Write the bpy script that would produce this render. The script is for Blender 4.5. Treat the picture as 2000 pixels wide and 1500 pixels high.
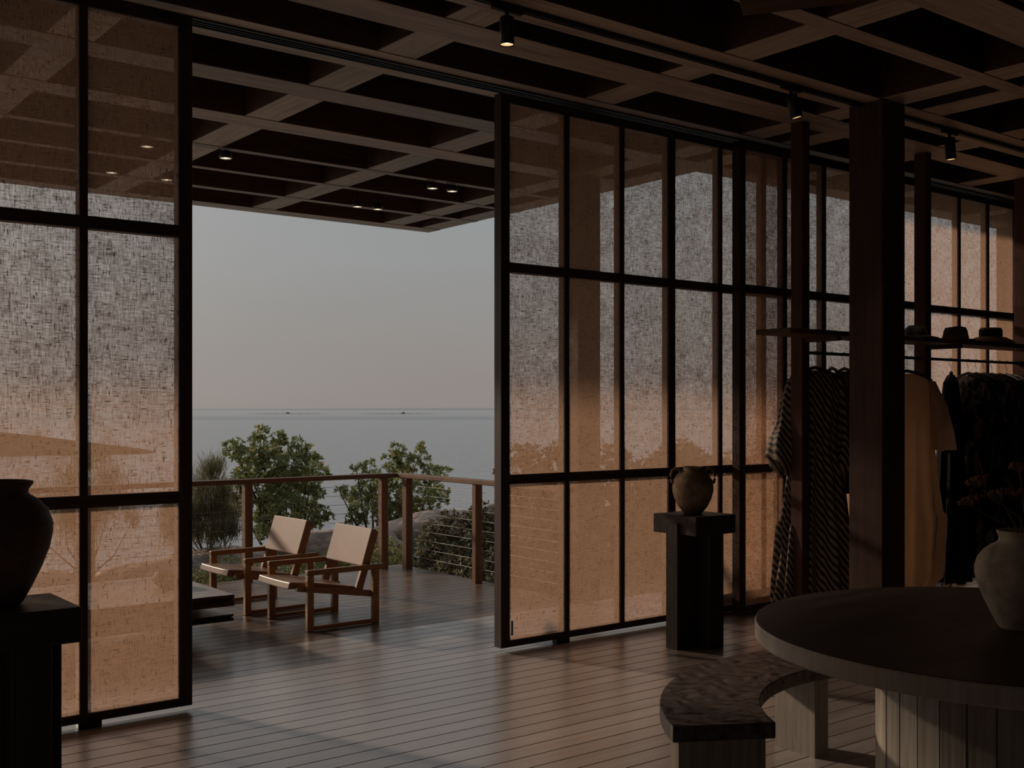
import bpy, bmesh, math, random
import numpy as np
from mathutils import Vector, Matrix, Euler

for o in list(bpy.data.objects):
    bpy.data.objects.remove(o, do_unlink=True)
S = bpy.context.scene
C = S.collection
PI = math.pi
rnd = random.Random(7)

# ------------------------------------------------------------------ camera
EYE = 1.65
cam_d = bpy.data.cameras.new('camera')
cam_d.sensor_width = 36
cam_d.lens = 36 * 2175 / 2000
cam_d.shift_y = 50 / 2000
cam_d.clip_end = 60000
cam = bpy.data.objects.new('camera', cam_d)
C.objects.link(cam)
cam.location = (0, 0, EYE)
cam.rotation_euler = (PI / 2, 0, -math.radians(37.85))
S.camera = cam

# ------------------------------------------------------------------ light
S.view_settings.view_transform = 'Standard'
S.view_settings.look = 'None'
S.view_settings.exposure = 0.0
S.view_settings.gamma = 1.0
try:
    S.view_settings.use_curve_mapping = False
except Exception:
    pass

world = bpy.data.worlds.new('hazy_evening_sky')
S.world = world
world.use_nodes = True
nt = world.node_tree
for n in list(nt.nodes):
    nt.nodes.remove(n)
wo = nt.nodes.new('ShaderNodeOutputWorld')
bg = nt.nodes.new('ShaderNodeBackground')
tc = nt.nodes.new('ShaderNodeTexCoord')
sp = nt.nodes.new('ShaderNodeSeparateXYZ')
cr = nt.nodes.new('ShaderNodeValToRGB')
nz = nt.nodes.new('ShaderNodeTexNoise')
mp = nt.nodes.new('ShaderNodeMapping')
mp.inputs['Scale'].default_value = (1.2, 1.2, 9)
nz.inputs['Scale'].default_value = 2.2
nz.inputs['Detail'].default_value = 3
ma = nt.nodes.new('ShaderNodeMath'); ma.operation = 'MULTIPLY_ADD'
ma.inputs[1].default_value = 0.06
nt.links.new(tc.outputs['Generated'], mp.inputs['Vector'])
nt.links.new(mp.outputs[0], nz.inputs['Vector'])
nt.links.new(tc.outputs['Generated'], sp.inputs[0])
nt.links.new(nz.outputs['Fac'], ma.inputs[0])
nt.links.new(sp.outputs['Z'], ma.inputs[2])
nt.links.new(ma.outputs[0], cr.inputs['Fac'])
e = cr.color_ramp.elements
e[0].position = 0.02; e[0].color = (0.268, 0.236, 0.218, 1)
e[1].position = 1.0; e[1].color = (0.235, 0.275, 0.315, 1)
for p_, c_ in ((0.06, (0.283, 0.258, 0.243, 1)), (0.11, (0.285, 0.277, 0.268, 1)), (0.17, (0.292, 0.298, 0.298, 1)),
               (0.24, (0.285, 0.305, 0.312, 1)), (0.5, (0.265, 0.295, 0.325, 1))):
    k = e.new(p_); k.color = c_
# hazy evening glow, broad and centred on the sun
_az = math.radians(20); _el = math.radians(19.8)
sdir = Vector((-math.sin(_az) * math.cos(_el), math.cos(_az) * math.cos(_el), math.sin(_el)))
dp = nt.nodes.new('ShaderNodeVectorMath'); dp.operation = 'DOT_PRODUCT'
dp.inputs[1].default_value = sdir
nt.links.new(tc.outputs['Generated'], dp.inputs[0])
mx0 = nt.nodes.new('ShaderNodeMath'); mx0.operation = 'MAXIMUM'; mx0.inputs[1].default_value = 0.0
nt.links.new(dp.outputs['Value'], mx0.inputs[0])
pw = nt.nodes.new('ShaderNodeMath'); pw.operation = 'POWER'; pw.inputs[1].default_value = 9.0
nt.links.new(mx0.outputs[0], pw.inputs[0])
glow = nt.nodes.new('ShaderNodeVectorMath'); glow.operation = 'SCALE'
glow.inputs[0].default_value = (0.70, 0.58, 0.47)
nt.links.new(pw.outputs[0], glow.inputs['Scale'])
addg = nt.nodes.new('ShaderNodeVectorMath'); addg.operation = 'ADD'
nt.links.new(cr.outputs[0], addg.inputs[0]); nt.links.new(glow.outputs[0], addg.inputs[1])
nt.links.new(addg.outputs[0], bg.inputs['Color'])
bg.inputs['Strength'].default_value = 1.0
nt.links.new(bg.outputs[0], wo.inputs[0])

sun_d = bpy.data.lights.new('sun', 'SUN')
sun_d.energy = 2.1
sun_d.angle = math.radians(3.0)
sun_d.color = (1.0, 0.82, 0.64)
sun = bpy.data.objects.new('sun', sun_d)
C.objects.link(sun)
sun.rotation_euler = sdir.to_track_quat('Z', 'Y').to_euler()

# ------------------------------------------------------------------ node helpers
def newmat(name):
    m = bpy.data.materials.new(name); m.use_nodes = True
    t = m.node_tree
    for n in list(t.nodes): t.nodes.remove(n)
    out = t.nodes.new('ShaderNodeOutputMaterial')
    return m, t, out
def N(t, kind, **kw):
    n = t.nodes.new('ShaderNode' + kind)
    for k, v in kw.items():
        if hasattr(n, k): setattr(n, k, v)
        else: n.inputs[k.replace('_', ' ')].default_value = v
    return n
def noise(t, scale, vec=None, mapscale=None, detail=3, rough=0.55, coord='Object', off=None):
    if vec is None:
        c = t.nodes.new('ShaderNodeTexCoord'); vec = c.outputs[coord]
    if mapscale or off is not None:
        mm = t.nodes.new('ShaderNodeMapping')
        if mapscale: mm.inputs['Scale'].default_value = mapscale
        t.links.new(vec, mm.inputs['Vector'])
        if off is not None:
            t.links.new(off, mm.inputs['Location'])
        vec = mm.outputs[0]
    n = t.nodes.new('ShaderNodeTexNoise')
    n.inputs['Scale'].default_value = scale
    n.inputs['Detail'].default_value = detail
    n.inputs['Roughness'].default_value = rough
    t.links.new(vec, n.inputs['Vector'])
    return n.outputs['Fac']
def ramp(t, fac, stops):
    r = t.nodes.new('ShaderNodeValToRGB')
    el = r.color_ramp.elements
    el[0].position, el[0].color = stops[0][0], (*stops[0][1], 1)
    el[1].position, el[1].color = stops[-1][0], (*stops[-1][1], 1)
    for p, c in stops[1:-1]:
        k = el.new(p); k.color = (*c, 1)
    t.links.new(fac, r.inputs['Fac'])
    return r.outputs['Color']
def mathn(t, op, a, b=None, clamp=False):
    n = t.nodes.new('ShaderNodeMath'); n.operation = op; n.use_clamp = clamp
    for i, v in enumerate((a, b)):
        if v is None: continue
        if isinstance(v, (int, float)): n.inputs[i].default_value = v
        else: t.links.new(v, n.inputs[i])
    return n.outputs[0]
def mixc(t, fac, a, b, mode='MIX'):
    n = t.nodes.new('ShaderNodeMix'); n.data_type = 'RGBA'; n.blend_type = mode
    if isinstance(fac, (int, float)): n.inputs[0].default_value = fac
    else: t.links.new(fac, n.inputs[0])
    for i, v in ((6, a), (7, b)):
        if isinstance(v, tuple): n.inputs[i].default_value = (*v, 1)
        else: t.links.new(v, n.inputs[i])
    return n.outputs[2]
def bump(t, h, strength=0.2, dist=0.01):
    b = t.nodes.new('ShaderNodeBump')
    b.inputs['Strength'].default_value = strength
    b.inputs['Distance'].default_value = dist
    t.links.new(h, b.inputs['Height'])
    return b.outputs[0]
def pbsdf(t, out, col, rough=0.5, normal=None, metallic=0.0, spec=0.5):
    p = t.nodes.new('ShaderNodeBsdfPrincipled')
    if isinstance(col, tuple): p.inputs['Base Color'].default_value = (*col, 1)
    else: t.links.new(col, p.inputs['Base Color'])
    if isinstance(rough, (int, float)): p.inputs['Roughness'].default_value = rough
    else: t.links.new(rough, p.inputs['Roughness'])
    p.inputs['Metallic'].default_value = metallic
    p.inputs['Specular IOR Level'].default_value = spec
    if normal: t.links.new(normal, p.inputs['Normal'])
    t.links.new(p.outputs[0], out.inputs[0])
    return p

def wood(name, dark, mid, light, axis='X', rough=0.5, spec=0.4, vary=0.35, patch=0.5, bumpk=0.25, wear=None, coat=0.0):
    """procedural timber, grain along the given local axis, per-object variation"""
    m, t, out = newmat(name)
    oi = t.nodes.new('ShaderNodeObjectInfo')
    cm = t.nodes.new('ShaderNodeCombineXYZ')
    s = mathn(t, 'MULTIPLY', oi.outputs['Random'], 37.0)
    for i in range(3): t.links.new(s, cm.inputs[i])
    g = {'X': (1.2, 22, 22), 'Y': (22, 1.2, 22), 'Z': (22, 22, 1.2)}[axis]
    p = {'X': (0.5, 4, 4), 'Y': (4, 0.5, 4), 'Z': (4, 4, 0.5)}[axis]
    g1 = noise(t, 1.6, mapscale=g, detail=5, off=cm.outputs[0])
    g2 = noise(t, 1.3, mapscale=p, detail=4, off=cm.outputs[0])
    f = mathn(t, 'ADD', mathn(t, 'MULTIPLY', g1, 1 - patch), mathn(t, 'MULTIPLY', g2, patch))
    col = ramp(t, f, [(0.30, dark), (0.5, mid), (0.68, light)])
    v = mathn(t, 'MULTIPLY_ADD', oi.outputs['Random'], vary)
    v.node.inputs[2].default_value = 1 - vary / 2
    hsv = t.nodes.new('ShaderNodeHueSaturation')
    t.links.new(col, hsv.inputs['Color']); t.links.new(v, hsv.inputs['Value'])
    r = mathn(t, 'MULTIPLY_ADD', g2, 0.3); r.node.inputs[2].default_value = rough - 0.15
    p_ = pbsdf(t, out, hsv.outputs[0], r, bump(t, g1, bumpk, 0.004), spec=spec)
    p_.inputs['Coat Weight'].default_value = coat; p_.inputs['Coat Roughness'].default_value = 0.27; p_.inputs['Coat IOR'].default_value = 1.9
    return m

M = {}
M['floor'] = wood('floor_boards_wood', (0.27, 0.205, 0.175), (0.38, 0.315, 0.28), (0.46, 0.40, 0.37), 'X', 0.42, 0.8, 0.32, 0.6, 0.1, coat=1.0)
M['deck'] = wood('deck_boards_wood', (0.11, 0.070, 0.050), (0.17, 0.112, 0.082), (0.23, 0.165, 0.128), 'X', 0.30, 0.6, 0.25, 0.6, 0.1)
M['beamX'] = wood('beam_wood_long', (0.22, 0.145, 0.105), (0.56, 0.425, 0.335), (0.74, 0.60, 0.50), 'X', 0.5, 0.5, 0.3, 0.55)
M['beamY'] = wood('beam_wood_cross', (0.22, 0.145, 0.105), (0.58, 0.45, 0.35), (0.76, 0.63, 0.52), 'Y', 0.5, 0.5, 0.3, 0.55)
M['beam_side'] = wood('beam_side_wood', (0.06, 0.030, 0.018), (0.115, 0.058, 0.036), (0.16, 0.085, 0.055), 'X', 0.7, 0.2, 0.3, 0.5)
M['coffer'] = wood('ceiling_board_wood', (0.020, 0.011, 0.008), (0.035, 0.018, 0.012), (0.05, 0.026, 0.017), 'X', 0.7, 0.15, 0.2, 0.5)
M['frame'] = wood('screen_frame_wood', (0.040, 0.022, 0.016), (0.060, 0.034, 0.025), (0.09, 0.052, 0.038), 'Z', 0.55, 0.3, 0.2, 0.5)
M['frameX'] = wood('screen_rail_wood', (0.040, 0.022, 0.016), (0.060, 0.034, 0.025), (0.09, 0.052, 0.038), 'X', 0.55, 0.3, 0.2, 0.5)
M['post'] = wood('post_wood', (0.075, 0.032, 0.022), (0.12, 0.055, 0.038), (0.16, 0.08, 0.056), 'Z', 0.6, 0.25, 0.15, 0.5)
M['column'] = wood('column_wood', (0.05, 0.026, 0.02), (0.08, 0.042, 0.033), (0.11, 0.06, 0.048), 'Z', 0.6, 0.25, 0.1, 0.5)
M['rail'] = wood('balustrade_wood', (0.16, 0.085, 0.052), (0.25, 0.14, 0.088), (0.33, 0.20, 0.13), 'Z', 0.55, 0.3, 0.2, 0.5)
M['railX'] = wood('handrail_wood', (0.13, 0.062, 0.040), (0.20, 0.11, 0.072), (0.27, 0.16, 0.11), 'X', 0.5, 0.35, 0.2, 0.5)
M['black_oak'] = wood('charred_oak', (0.018, 0.012, 0.010), (0.034, 0.023, 0.019), (0.060, 0.041, 0.033), 'Z', 0.55, 0.35, 0.2, 0.4, 0.5)
M['black_oakX'] = wood('charred_oak_long', (0.022, 0.015, 0.013), (0.040, 0.028, 0.023), (0.070, 0.048, 0.040), 'X', 0.5, 0.35, 0.2, 0.4, 0.5)
M['table_top'] = wood('table_top_wood', (0.035, 0.020, 0.016), (0.060, 0.036, 0.029), (0.10, 0.064, 0.052), 'X', 0.5, 0.4, 0.1, 0.7, 0.4)
M['table_edge'] = wood('table_base_wood', (0.15, 0.115, 0.09), (0.27, 0.225, 0.185), (0.36, 0.31, 0.26), 'Z', 0.55, 0.3, 0.5, 0.4, 0.5)
M['rim'] = wood('pale_table_rim', (0.26, 0.22, 0.18), (0.36, 0.31, 0.26), (0.45, 0.39, 0.33), 'Z', 0.5, 0.4, 0.1, 0.5)
M['chair'] = wood('chair_teak', (0.22, 0.105, 0.05), (0.36, 0.19, 0.095), (0.46, 0.26, 0.14), 'X', 0.42, 0.4, 0.15, 0.5, 0.1)
M['rough'] = wood('rough_sawn_timber', (0.02, 0.009, 0.007), (0.07, 0.035, 0.024), (0.17, 0.10, 0.07), 'X', 0.8, 0.2, 0.1, 0.5, 1.0)
M['wall'] = wood('dark_wall_panelling', (0.014, 0.010, 0.008), (0.024, 0.016, 0.012), (0.034, 0.022, 0.016), 'Z', 0.8, 0.1, 0.1, 0.5)

def simple(name, col, rough=0.5, metallic=0.0, nscale=None, amt=0.3, bumps=None, spec=0.5):
    m, t, out = newmat(name)
    c = col; nrm = None
    f = noise(t, nscale or 8.0, detail=4)
    lo = tuple(x * (1 - amt) for x in col); hi = tuple(min(1, x * (1 + amt)) for x in col)
    c = ramp(t, f, [(0.3, lo), (0.7, hi)])
    if bumps:
        nrm = bump(t, noise(t, bumps[0], detail=5), bumps[1], bumps[2])
    pbsdf(t, out, c, rough, nrm, metallic, spec)
    return m
M['black_metal'] = simple('black_powder_coat', (0.012, 0.011, 0.011), 0.45, 0.0)
M['track_metal'] = simple('dark_anodised_track', (0.10, 0.09, 0.085), 0.4, 0.9)
M['steel'] = simple('steel_cable', (0.30, 0.28, 0.26), 0.6, 0.5)
M['leather'] = simple('tan_leather', (0.33, 0.18, 0.115), 0.55, 0.0, 5.0, 0.14, (160, 0.08, 0.002))
M['leather_seat'] = simple('tan_leather_seat', (0.28, 0.14, 0.07), 0.4, 0.0, 5.0, 0.14, (160, 0.08, 0.002))
M['slab_top'] = simple('weathered_table_top', (0.36, 0.31, 0.27), 0.35, 0.0, 3.0, 0.15, (40, 0.1, 0.004))
M['stone'] = simple('pale_stone', (0.26, 0.22, 0.19), 0.8, 0.0, 6.0, 0.3, (20, 0.4, 0.02))
M['subfloor'] = simple('dark_subfloor', (0.02, 0.015, 0.012), 0.9)
M['rock'] = simple('coastal_rock', (0.42, 0.32, 0.26), 0.9, 0.0, 3.0, 0.5, (7, 0.9, 0.08))
M['rock_grey'] = simple('grey_boulder', (0.28, 0.25, 0.245), 0.9, 0.0, 4.0, 0.4, (9, 0.8, 0.06))
M['soil'] = simple('scrub_ground', (0.07, 0.075, 0.035), 0.95, 0.0, 5.0, 0.5, (18, 0.6, 0.05))
M['bark'] = simple('bark', (0.10, 0.075, 0.055), 0.9, 0.0, 18.0, 0.4)
M['urn'] = simple('dark_terracotta', (0.085, 0.038, 0.024), 0.65, 0.0, 9.0, 0.35, (35, 0.35, 0.008))
M['amphora'] = simple('old_brown_terracotta', (0.24, 0.155, 0.10), 0.8, 0.0, 16.0, 0.4, (60, 0.6, 0.006))
M['vase'] = simple('grey_stoneware', (0.46, 0.375, 0.27), 0.8, 0.0, 12.0, 0.35, (70, 0.4, 0.004))
M['dry_stem'] = simple('dried_stem', (0.20, 0.115, 0.07), 0.8)
M['dry_flower'] = simple('dried_flower', (0.26, 0.115, 0.055), 0.85, 0.0, 40.0, 0.5)
M['felt'] = simple('brown_felt', (0.16, 0.105, 0.075), 0.95)
M['felt_band'] = simple('pale_hat_band', (0.26, 0.19, 0.14), 0.8)
M['straw'] = simple('tan_straw', (0.40, 0.24, 0.12), 0.7, 0.0, 60.0, 0.35, (200, 0.5, 0.003))
M['ribbon'] = simple('black_ribbon', (0.01, 0.009, 0.009), 0.8)
M['dark_straw'] = simple('black_straw', (0.03, 0.028, 0.026), 0.4, 0.0, 90.0, 0.6, (150, 0.9, 0.006))
M['hanger'] = simple('dark_hanger_wood', (0.05, 0.036, 0.030), 0.5)
m, t, out = newmat('cream_linen_cloth')
f_ = noise(t, 5, detail=3)
c_ = ramp(t, f_, [(0.3, (0.78, 0.62, 0.46)), (0.7, (0.88, 0.72, 0.56))])
d_ = t.nodes.new('ShaderNodeBsdfDiffuse'); t.links.new(c_, d_.inputs[0]); tl_ = t.nodes.new('ShaderNodeBsdfTranslucent'); t.links.new(c_, tl_.inputs[0])
mx_ = t.nodes.new('ShaderNodeMixShader'); mx_.inputs[0].default_value = 0.5
t.links.new(d_.outputs[0], mx_.inputs[1]); t.links.new(tl_.outputs[0], mx_.inputs[2]); t.links.new(mx_.outputs[0], out.inputs[0])
M['linen'] = m
M['black_cloth'] = simple('black_cloth', (0.010, 0.009, 0.009), 0.9)
M['brown_cloth'] = simple('dark_brown_cloth', (0.045, 0.022, 0.016), 0.9)
M['platform'] = wood('platform_wood', (0.16, 0.10, 0.065), (0.24, 0.155, 0.10), (0.30, 0.20, 0.135), 'X', 0.6, 0.3)
M['shelf'] = wood('shelf_wood', (0.05, 0.026, 0.018), (0.085, 0.045, 0.031), (0.12, 0.066, 0.046), 'X', 0.55, 0.3)

# bench top: wavy hammered dark wood
m, t, out = newmat('wavy_carved_wood')
w = t.nodes.new('ShaderNodeTexWave'); w.inputs['Scale'].default_value = 3.2
w.inputs['Distortion'].default_value = 9; w.inputs['Detail'].default_value = 3; w.inputs['Detail Scale'].default_value = 1.4
tcx = t.nodes.new('ShaderNodeTexCoord'); t.links.new(tcx.outputs['Object'], w.inputs['Vector'])
g = noise(t, 8, mapscale=(1, 5, 5))
col = ramp(t, g, [(0.3, (0.045, 0.030, 0.024)), (0.7, (0.10, 0.068, 0.054))])
pbsdf(t, out, col, 0.42, bump(t, w.outputs['Fac'], 0.35, 0.02), spec=0.4)
M['bench_top'] = m

# woven screen fabric: see-through weave + translucent yarn
def fabric(name, tint, open_base):
    m, t, out = newmat(name)
    v1 = noise(t, 1.0, mapscale=(330, 1, 22), detail=2, rough=0.6)
    h1 = noise(t, 1.0, mapscale=(20, 1, 350), detail=2, rough=0.6)
    v2 = noise(t, 1.0, mapscale=(110, 1, 9), detail=2)
    h2 = noise(t, 1.0, mapscale=(9, 1, 120), detail=2)
    bl = noise(t, 7.0, detail=2)
    a = mathn(t, 'ADD', v1, h1)
    b = mathn(t, 'ADD', v2, h2)
    f = mathn(t, 'ADD', mathn(t, 'MULTIPLY', a, 0.9), mathn(t, 'MULTIPLY', b, 0.55))
    f = mathn(t, 'ADD', f, mathn(t, 'MULTIPLY', bl, 0.35))      # mean about 1.62
    # thick slubs
    sv = noise(t, 1.0, mapscale=(120, 1, 20), detail=1)
    sh = noise(t, 1.0, mapscale=(20, 1, 135), detail=1)
    slub = mathn(t, 'MAXIMUM', sv, sh)
    sl = t.nodes.new('ShaderNodeMapRange'); sl.inputs[1].default_value = 0.64; sl.inputs[2].default_value = 0.70
    t.links.new(slub, sl.inputs[0])
    mr = t.nodes.new('ShaderNodeMapRange')
    mr.inputs[1].default_value = 1.33; mr.inputs[2].default_value = 1.92
    mr.inputs[3].default_value = open_base - 0.41; mr.inputs[4].default_value = open_base + 0.41
    t.links.new(f, mr.inputs[0])
    op = mathn(t, 'MULTIPLY', mr.outputs[0], mathn(t, 'SUBTRACT', 1.0, mathn(t, 'MULTIPLY', sl.outputs[0], 0.9)), clamp=True)
    # denser yarn lets less light through
    dens = mathn(t, 'DIVIDE', 0.62, mathn(t, 'SUBTRACT', 1.0, mathn(t, 'MULTIPLY', op, 0.8)))
    dens = mathn(t, 'MINIMUM', dens, 1.35)
    yarn = mixc(t, mathn(t, 'MULTIPLY', sl.outputs[0], 0.7), tint, tuple(x * 0.25 for x in tint))
    vs_ = t.nodes.new('ShaderNodeVectorMath'); vs_.operation = 'SCALE'; t.links.new(yarn, vs_.inputs[0]); t.links.new(dens, vs_.inputs['Scale']); yarn = vs_.outputs[0]
    tr = t.nodes.new('ShaderNodeBsdfTransparent'); tr.inputs[0].default_value = (1, 0.955, 0.93, 1)
    tl = t.nodes.new('ShaderNodeBsdfTranslucent'); t.links.new(yarn, tl.inputs[0])
    df = t.nodes.new('ShaderNodeBsdfDiffuse'); t.links.new(yarn, df.inputs[0])
    mx = t.nodes.new('ShaderNodeMixShader'); mx.inputs[0].default_value = 0.38
    t.links.new(tl.outputs[0], mx.inputs[1]); t.links.new(df.outputs[0], mx.inputs[2])
    m2 = t.nodes.new('ShaderNodeMixShader'); t.links.new(op, m2.inputs[0])
    t.links.new(mx.outputs[0], m2.inputs[1]); t.links.new(tr.outputs[0], m2.inputs[2])
    t.links.new(m2.outputs[0], out.inputs[0])
    return m
M['fabric'] = fabric('woven_linen_screen', (0.68, 0.405, 0.26), 0.42)

# leaves
def leafmat(name, stops, rough=0.5):
    m, t, out = newmat(name)
    g = t.nodes.new('ShaderNodeNewGeometry')
    col = ramp(t, g.outputs['Random Per Island'], stops)
    p = t.nodes.new('ShaderNodeBsdfPrincipled'); t.links.new(col, p.inputs['Base Color'])
    p.inputs['Roughness'].default_value = rough
    tl = t.nodes.new('ShaderNodeBsdfTranslucent'); t.links.new(col, tl.inputs[0])
    mx = t.nodes.new('ShaderNodeMixShader'); mx.inputs[0].default_value = 0.35
    t.links.new(p.outputs[0], mx.inputs[1]); t.links.new(tl.outputs[0], mx.inputs[2])
    t.links.new(mx.outputs[0], out.inputs[0])
    return m
M['leaf1'] = leafmat('glossy_green_leaves', [(0.0, (0.10, 0.125, 0.05)), (0.45, (0.24, 0.28, 0.12)), (0.88, (0.40, 0.43, 0.19)), (1.0, (0.62, 0.33, 0.10))])
M['leaf_feather'] = leafmat('olive_needles', [(0.0, (0.12, 0.115, 0.06)), (0.6, (0.24, 0.23, 0.12)), (1.0, (0.34, 0.30, 0.18))], 0.7)
M['leaf_bush'] = leafmat('dull_bush_leaves', [(0.0, (0.05, 0.05, 0.028)), (0.5, (0.14, 0.13, 0.075)), (0.9, (0.27, 0.24, 0.14)), (1.0, (0.46, 0.40, 0.28))], 0.55)
M['leaf_low'] = leafmat('yellow_green_leaves', [(0.0, (0.13, 0.15, 0.05)), (0.6, (0.32, 0.34, 0.12)), (1.0, (0.58, 0.54, 0.28))], 0.55)

# lamp glow
def emit(name, col, s):
    m, t, out = newmat(name)
    e_ = t.nodes.new('ShaderNodeEmission'); e_.inputs[0].default_value = (*col, 1); e_.inputs[1].default_value = s
    t.links.new(e_.outputs[0], out.inputs[0]); return m
M['lamp_in'] = emit('indoor_lamp_glow', (1.0, 0.62, 0.28), 1.1)
M['lamp_hot'] = emit('lamp_hot_spot', (1.0, 0.72, 0.42), 2.4)
M['lamp_out'] = emit('terrace_lamp_glow', (1.0, 0.80, 0.60), 0.6)

# ------------------------------------------------------------------ mesh helpers
def obj(name, bm, mat, parent=None, smooth=False, label=None, kind=None):
    me = bpy.data.meshes.new(name)
    bm.to_mesh(me); bm.free()
    if isinstance(mat, (list, tuple)):
        for x in mat: me.materials.append(x)
    elif mat: me.materials.append(mat)
    if smooth:
        for p in me.polygons: p.use_smooth = True
    o = bpy.data.objects.new(name, me); C.objects.link(o)
    if parent: o.parent = parent
    if label: o['label'] = label
    if kind: o['kind'] = kind
    return o
def tag(o, label=None, cat=None, group=None, kind=None):
    if label: o['label'] = label
    if cat: o['category'] = cat
    if group: o['group'] = group
    if kind: o['kind'] = kind
    return o
def thing(name, label, cat, loc=(0, 0, 0), rz=0, group=None, kind=None):
    o = bpy.data.objects.new(name, None); C.objects.link(o)
    o.empty_display_size = 0.1
    o.location = loc; o.rotation_euler = (0, 0, rz)
    return tag(o, label, cat, group, kind)
def copy_tree(o, parent=None):
    c = o.copy(); C.objects.link(c); c.parent = parent
    for ch in list(o.children): copy_tree(ch, c)
    return c
def box(bm, x0, x1, y0, y1, z0, z1, bev=0.0, seg=1, mat=0, rot=None):
    n0 = set(bm.verts)
    r = bmesh.ops.create_cube(bm, size=1)
    vs = r['verts']
    for v in vs:
        v.co = Vector(((x0 + x1) / 2 + v.co.x * (x1 - x0), (y0 + y1) / 2 + v.co.y * (y1 - y0), (z0 + z1) / 2 + v.co.z * (z1 - z0)))
    if bev > 0:
        es = list({e_ for v in vs for e_ in v.link_edges})
        bmesh.ops.bevel(bm, geom=es, offset=bev, segments=seg, affect='EDGES', profile=0.5)
    nv = [v for v in bm.verts if v not in n0]
    if rot is not None:
        for v in nv: v.co = rot @ v.co
    if mat:
        for f in {f for v in nv for f in v.link_faces}: f.material_index = mat
    return nv
def bx(x0, x1, y0, y1, z0, z1, bev=0.0, seg=1):
    bm = bmesh.new(); box(bm, x0, x1, y0, y1, z0, z1, bev, seg); return bm
def lathe(bm, prof, n=40, cx=0, cy=0, cz=0, close=False):
    rings = []
    for r, z in prof:
        rings.append([bm.verts.new((cx + r * math.cos(2 * PI * i / n), cy + r * math.sin(2 * PI * i / n), cz + z)) for i in range(n)])
    for a, b in zip(rings[:-1], rings[1:]):
        for i in range(n):
            bm.faces.new((a[i], a[(i + 1) % n], b[(i + 1) % n], b[i]))
    if close:
        bm.faces.new(list(reversed(rings[0]))); bm.faces.new(rings[-1])
    return rings
def tube(bm, pts, rad, n=8, cap=True):
    rings = []
    pts = [Vector(p) for p in pts]
    for i, p in enumerate(pts):
        d = (pts[min(i + 1, len(pts) - 1)] - pts[max(i - 1, 0)]).normalized()
        a = d.cross(Vector((0, 0, 1)))
        if a.length < 1e-3: a = d.cross(Vector((0, 1, 0)))
        a.normalize(); b = d.cross(a)
        r = rad[i] if isinstance(rad, (list, tuple)) else rad
        rings.append([bm.verts.new(p + (a * math.cos(2 * PI * k / n) + b * math.sin(2 * PI * k / n)) * r) for k in range(n)])
    for a, b in zip(rings[:-1], rings[1:]):
        for k in range(n): bm.faces.new((a[k], b[k], b[(k + 1) % n], a[(k + 1) % n]))
    if cap:
        bm.faces.new(rings[0]); bm.faces.new(list(reversed(rings[-1])))
def prism(bm, poly, z0, z1):
    a = [bm.verts.new((x, y, z0)) for x, y in poly]; b = [bm.verts.new((x, y, z1)) for x, y in poly]
    n = len(poly)
    for i in range(n): bm.faces.new((a[i], a[(i + 1) % n], b[(i + 1) % n], b[i]))
    bm.faces.new(list(reversed(a))); bm.faces.new(b)
def fixn(bm):
    bmesh.ops.recalc_face_normals(bm, faces=bm.faces[:]); return bm

# ================================================================== SETTING
floor = obj('floor', bx(-6.0, 13, -3.2, 7.15, -0.12, -0.034), M['subfloor'], kind='structure')
P_ = 0.137
bm = bx(-6.0, 13.0, 0.0, P_ - 0.006, -0.034, 0.0, 0.0015)
pl0 = obj('plank', bm, M['floor'], floor)
pl0.location = (0, 7.15 - P_ + 0.003, 0)
for i in range(1, 75):
    c = pl0.copy(); C.objects.link(c); c.parent = floor
    c.location = (0, 7.15 - P_ * (i + 1) + 0.003, 0)
    if c.location.y < -3.1: break

deck = obj('terrace_deck', bx(-6.0, 6.33, 7.16, 10.12, -0.16, -0.032), M['subfloor'], kind='structure',
           label='dark polished timber terrace deck beyond the open screens')
pd0 = obj('plank', bx(-6.0, 6.35, 0.0, P_ - 0.006, -0.032, -0.001, 0.0015), M['deck'], deck)
pd0.location = (0, 7.158, 0)
for i in range(1, 22):
    c = pd0.copy(); C.objects.link(c); c.parent = deck
    c.location = (0, 7.158 + P_ * i * 0.985, 0)

# ceiling and beams -------------------------------------------------
ZB = 3.85
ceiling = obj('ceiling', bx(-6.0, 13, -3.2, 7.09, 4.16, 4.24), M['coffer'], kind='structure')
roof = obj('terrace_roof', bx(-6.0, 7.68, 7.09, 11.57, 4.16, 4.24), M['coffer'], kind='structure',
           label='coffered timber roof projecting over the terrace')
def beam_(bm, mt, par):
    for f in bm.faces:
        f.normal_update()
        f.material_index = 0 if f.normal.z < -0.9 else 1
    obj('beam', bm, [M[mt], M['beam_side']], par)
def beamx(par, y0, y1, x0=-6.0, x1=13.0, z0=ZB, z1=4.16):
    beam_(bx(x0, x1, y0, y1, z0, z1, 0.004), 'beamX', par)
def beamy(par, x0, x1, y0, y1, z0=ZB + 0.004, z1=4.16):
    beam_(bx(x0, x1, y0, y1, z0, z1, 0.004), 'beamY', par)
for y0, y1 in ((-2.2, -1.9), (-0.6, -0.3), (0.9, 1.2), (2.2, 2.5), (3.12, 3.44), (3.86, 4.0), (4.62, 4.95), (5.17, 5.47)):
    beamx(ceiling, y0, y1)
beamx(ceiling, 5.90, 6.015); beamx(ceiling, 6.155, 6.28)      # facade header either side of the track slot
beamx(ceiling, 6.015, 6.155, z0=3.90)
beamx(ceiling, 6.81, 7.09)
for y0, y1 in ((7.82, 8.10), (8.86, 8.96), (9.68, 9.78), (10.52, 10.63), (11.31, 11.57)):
    beamx(roof, y0, y1, x1=7.68)
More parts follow.
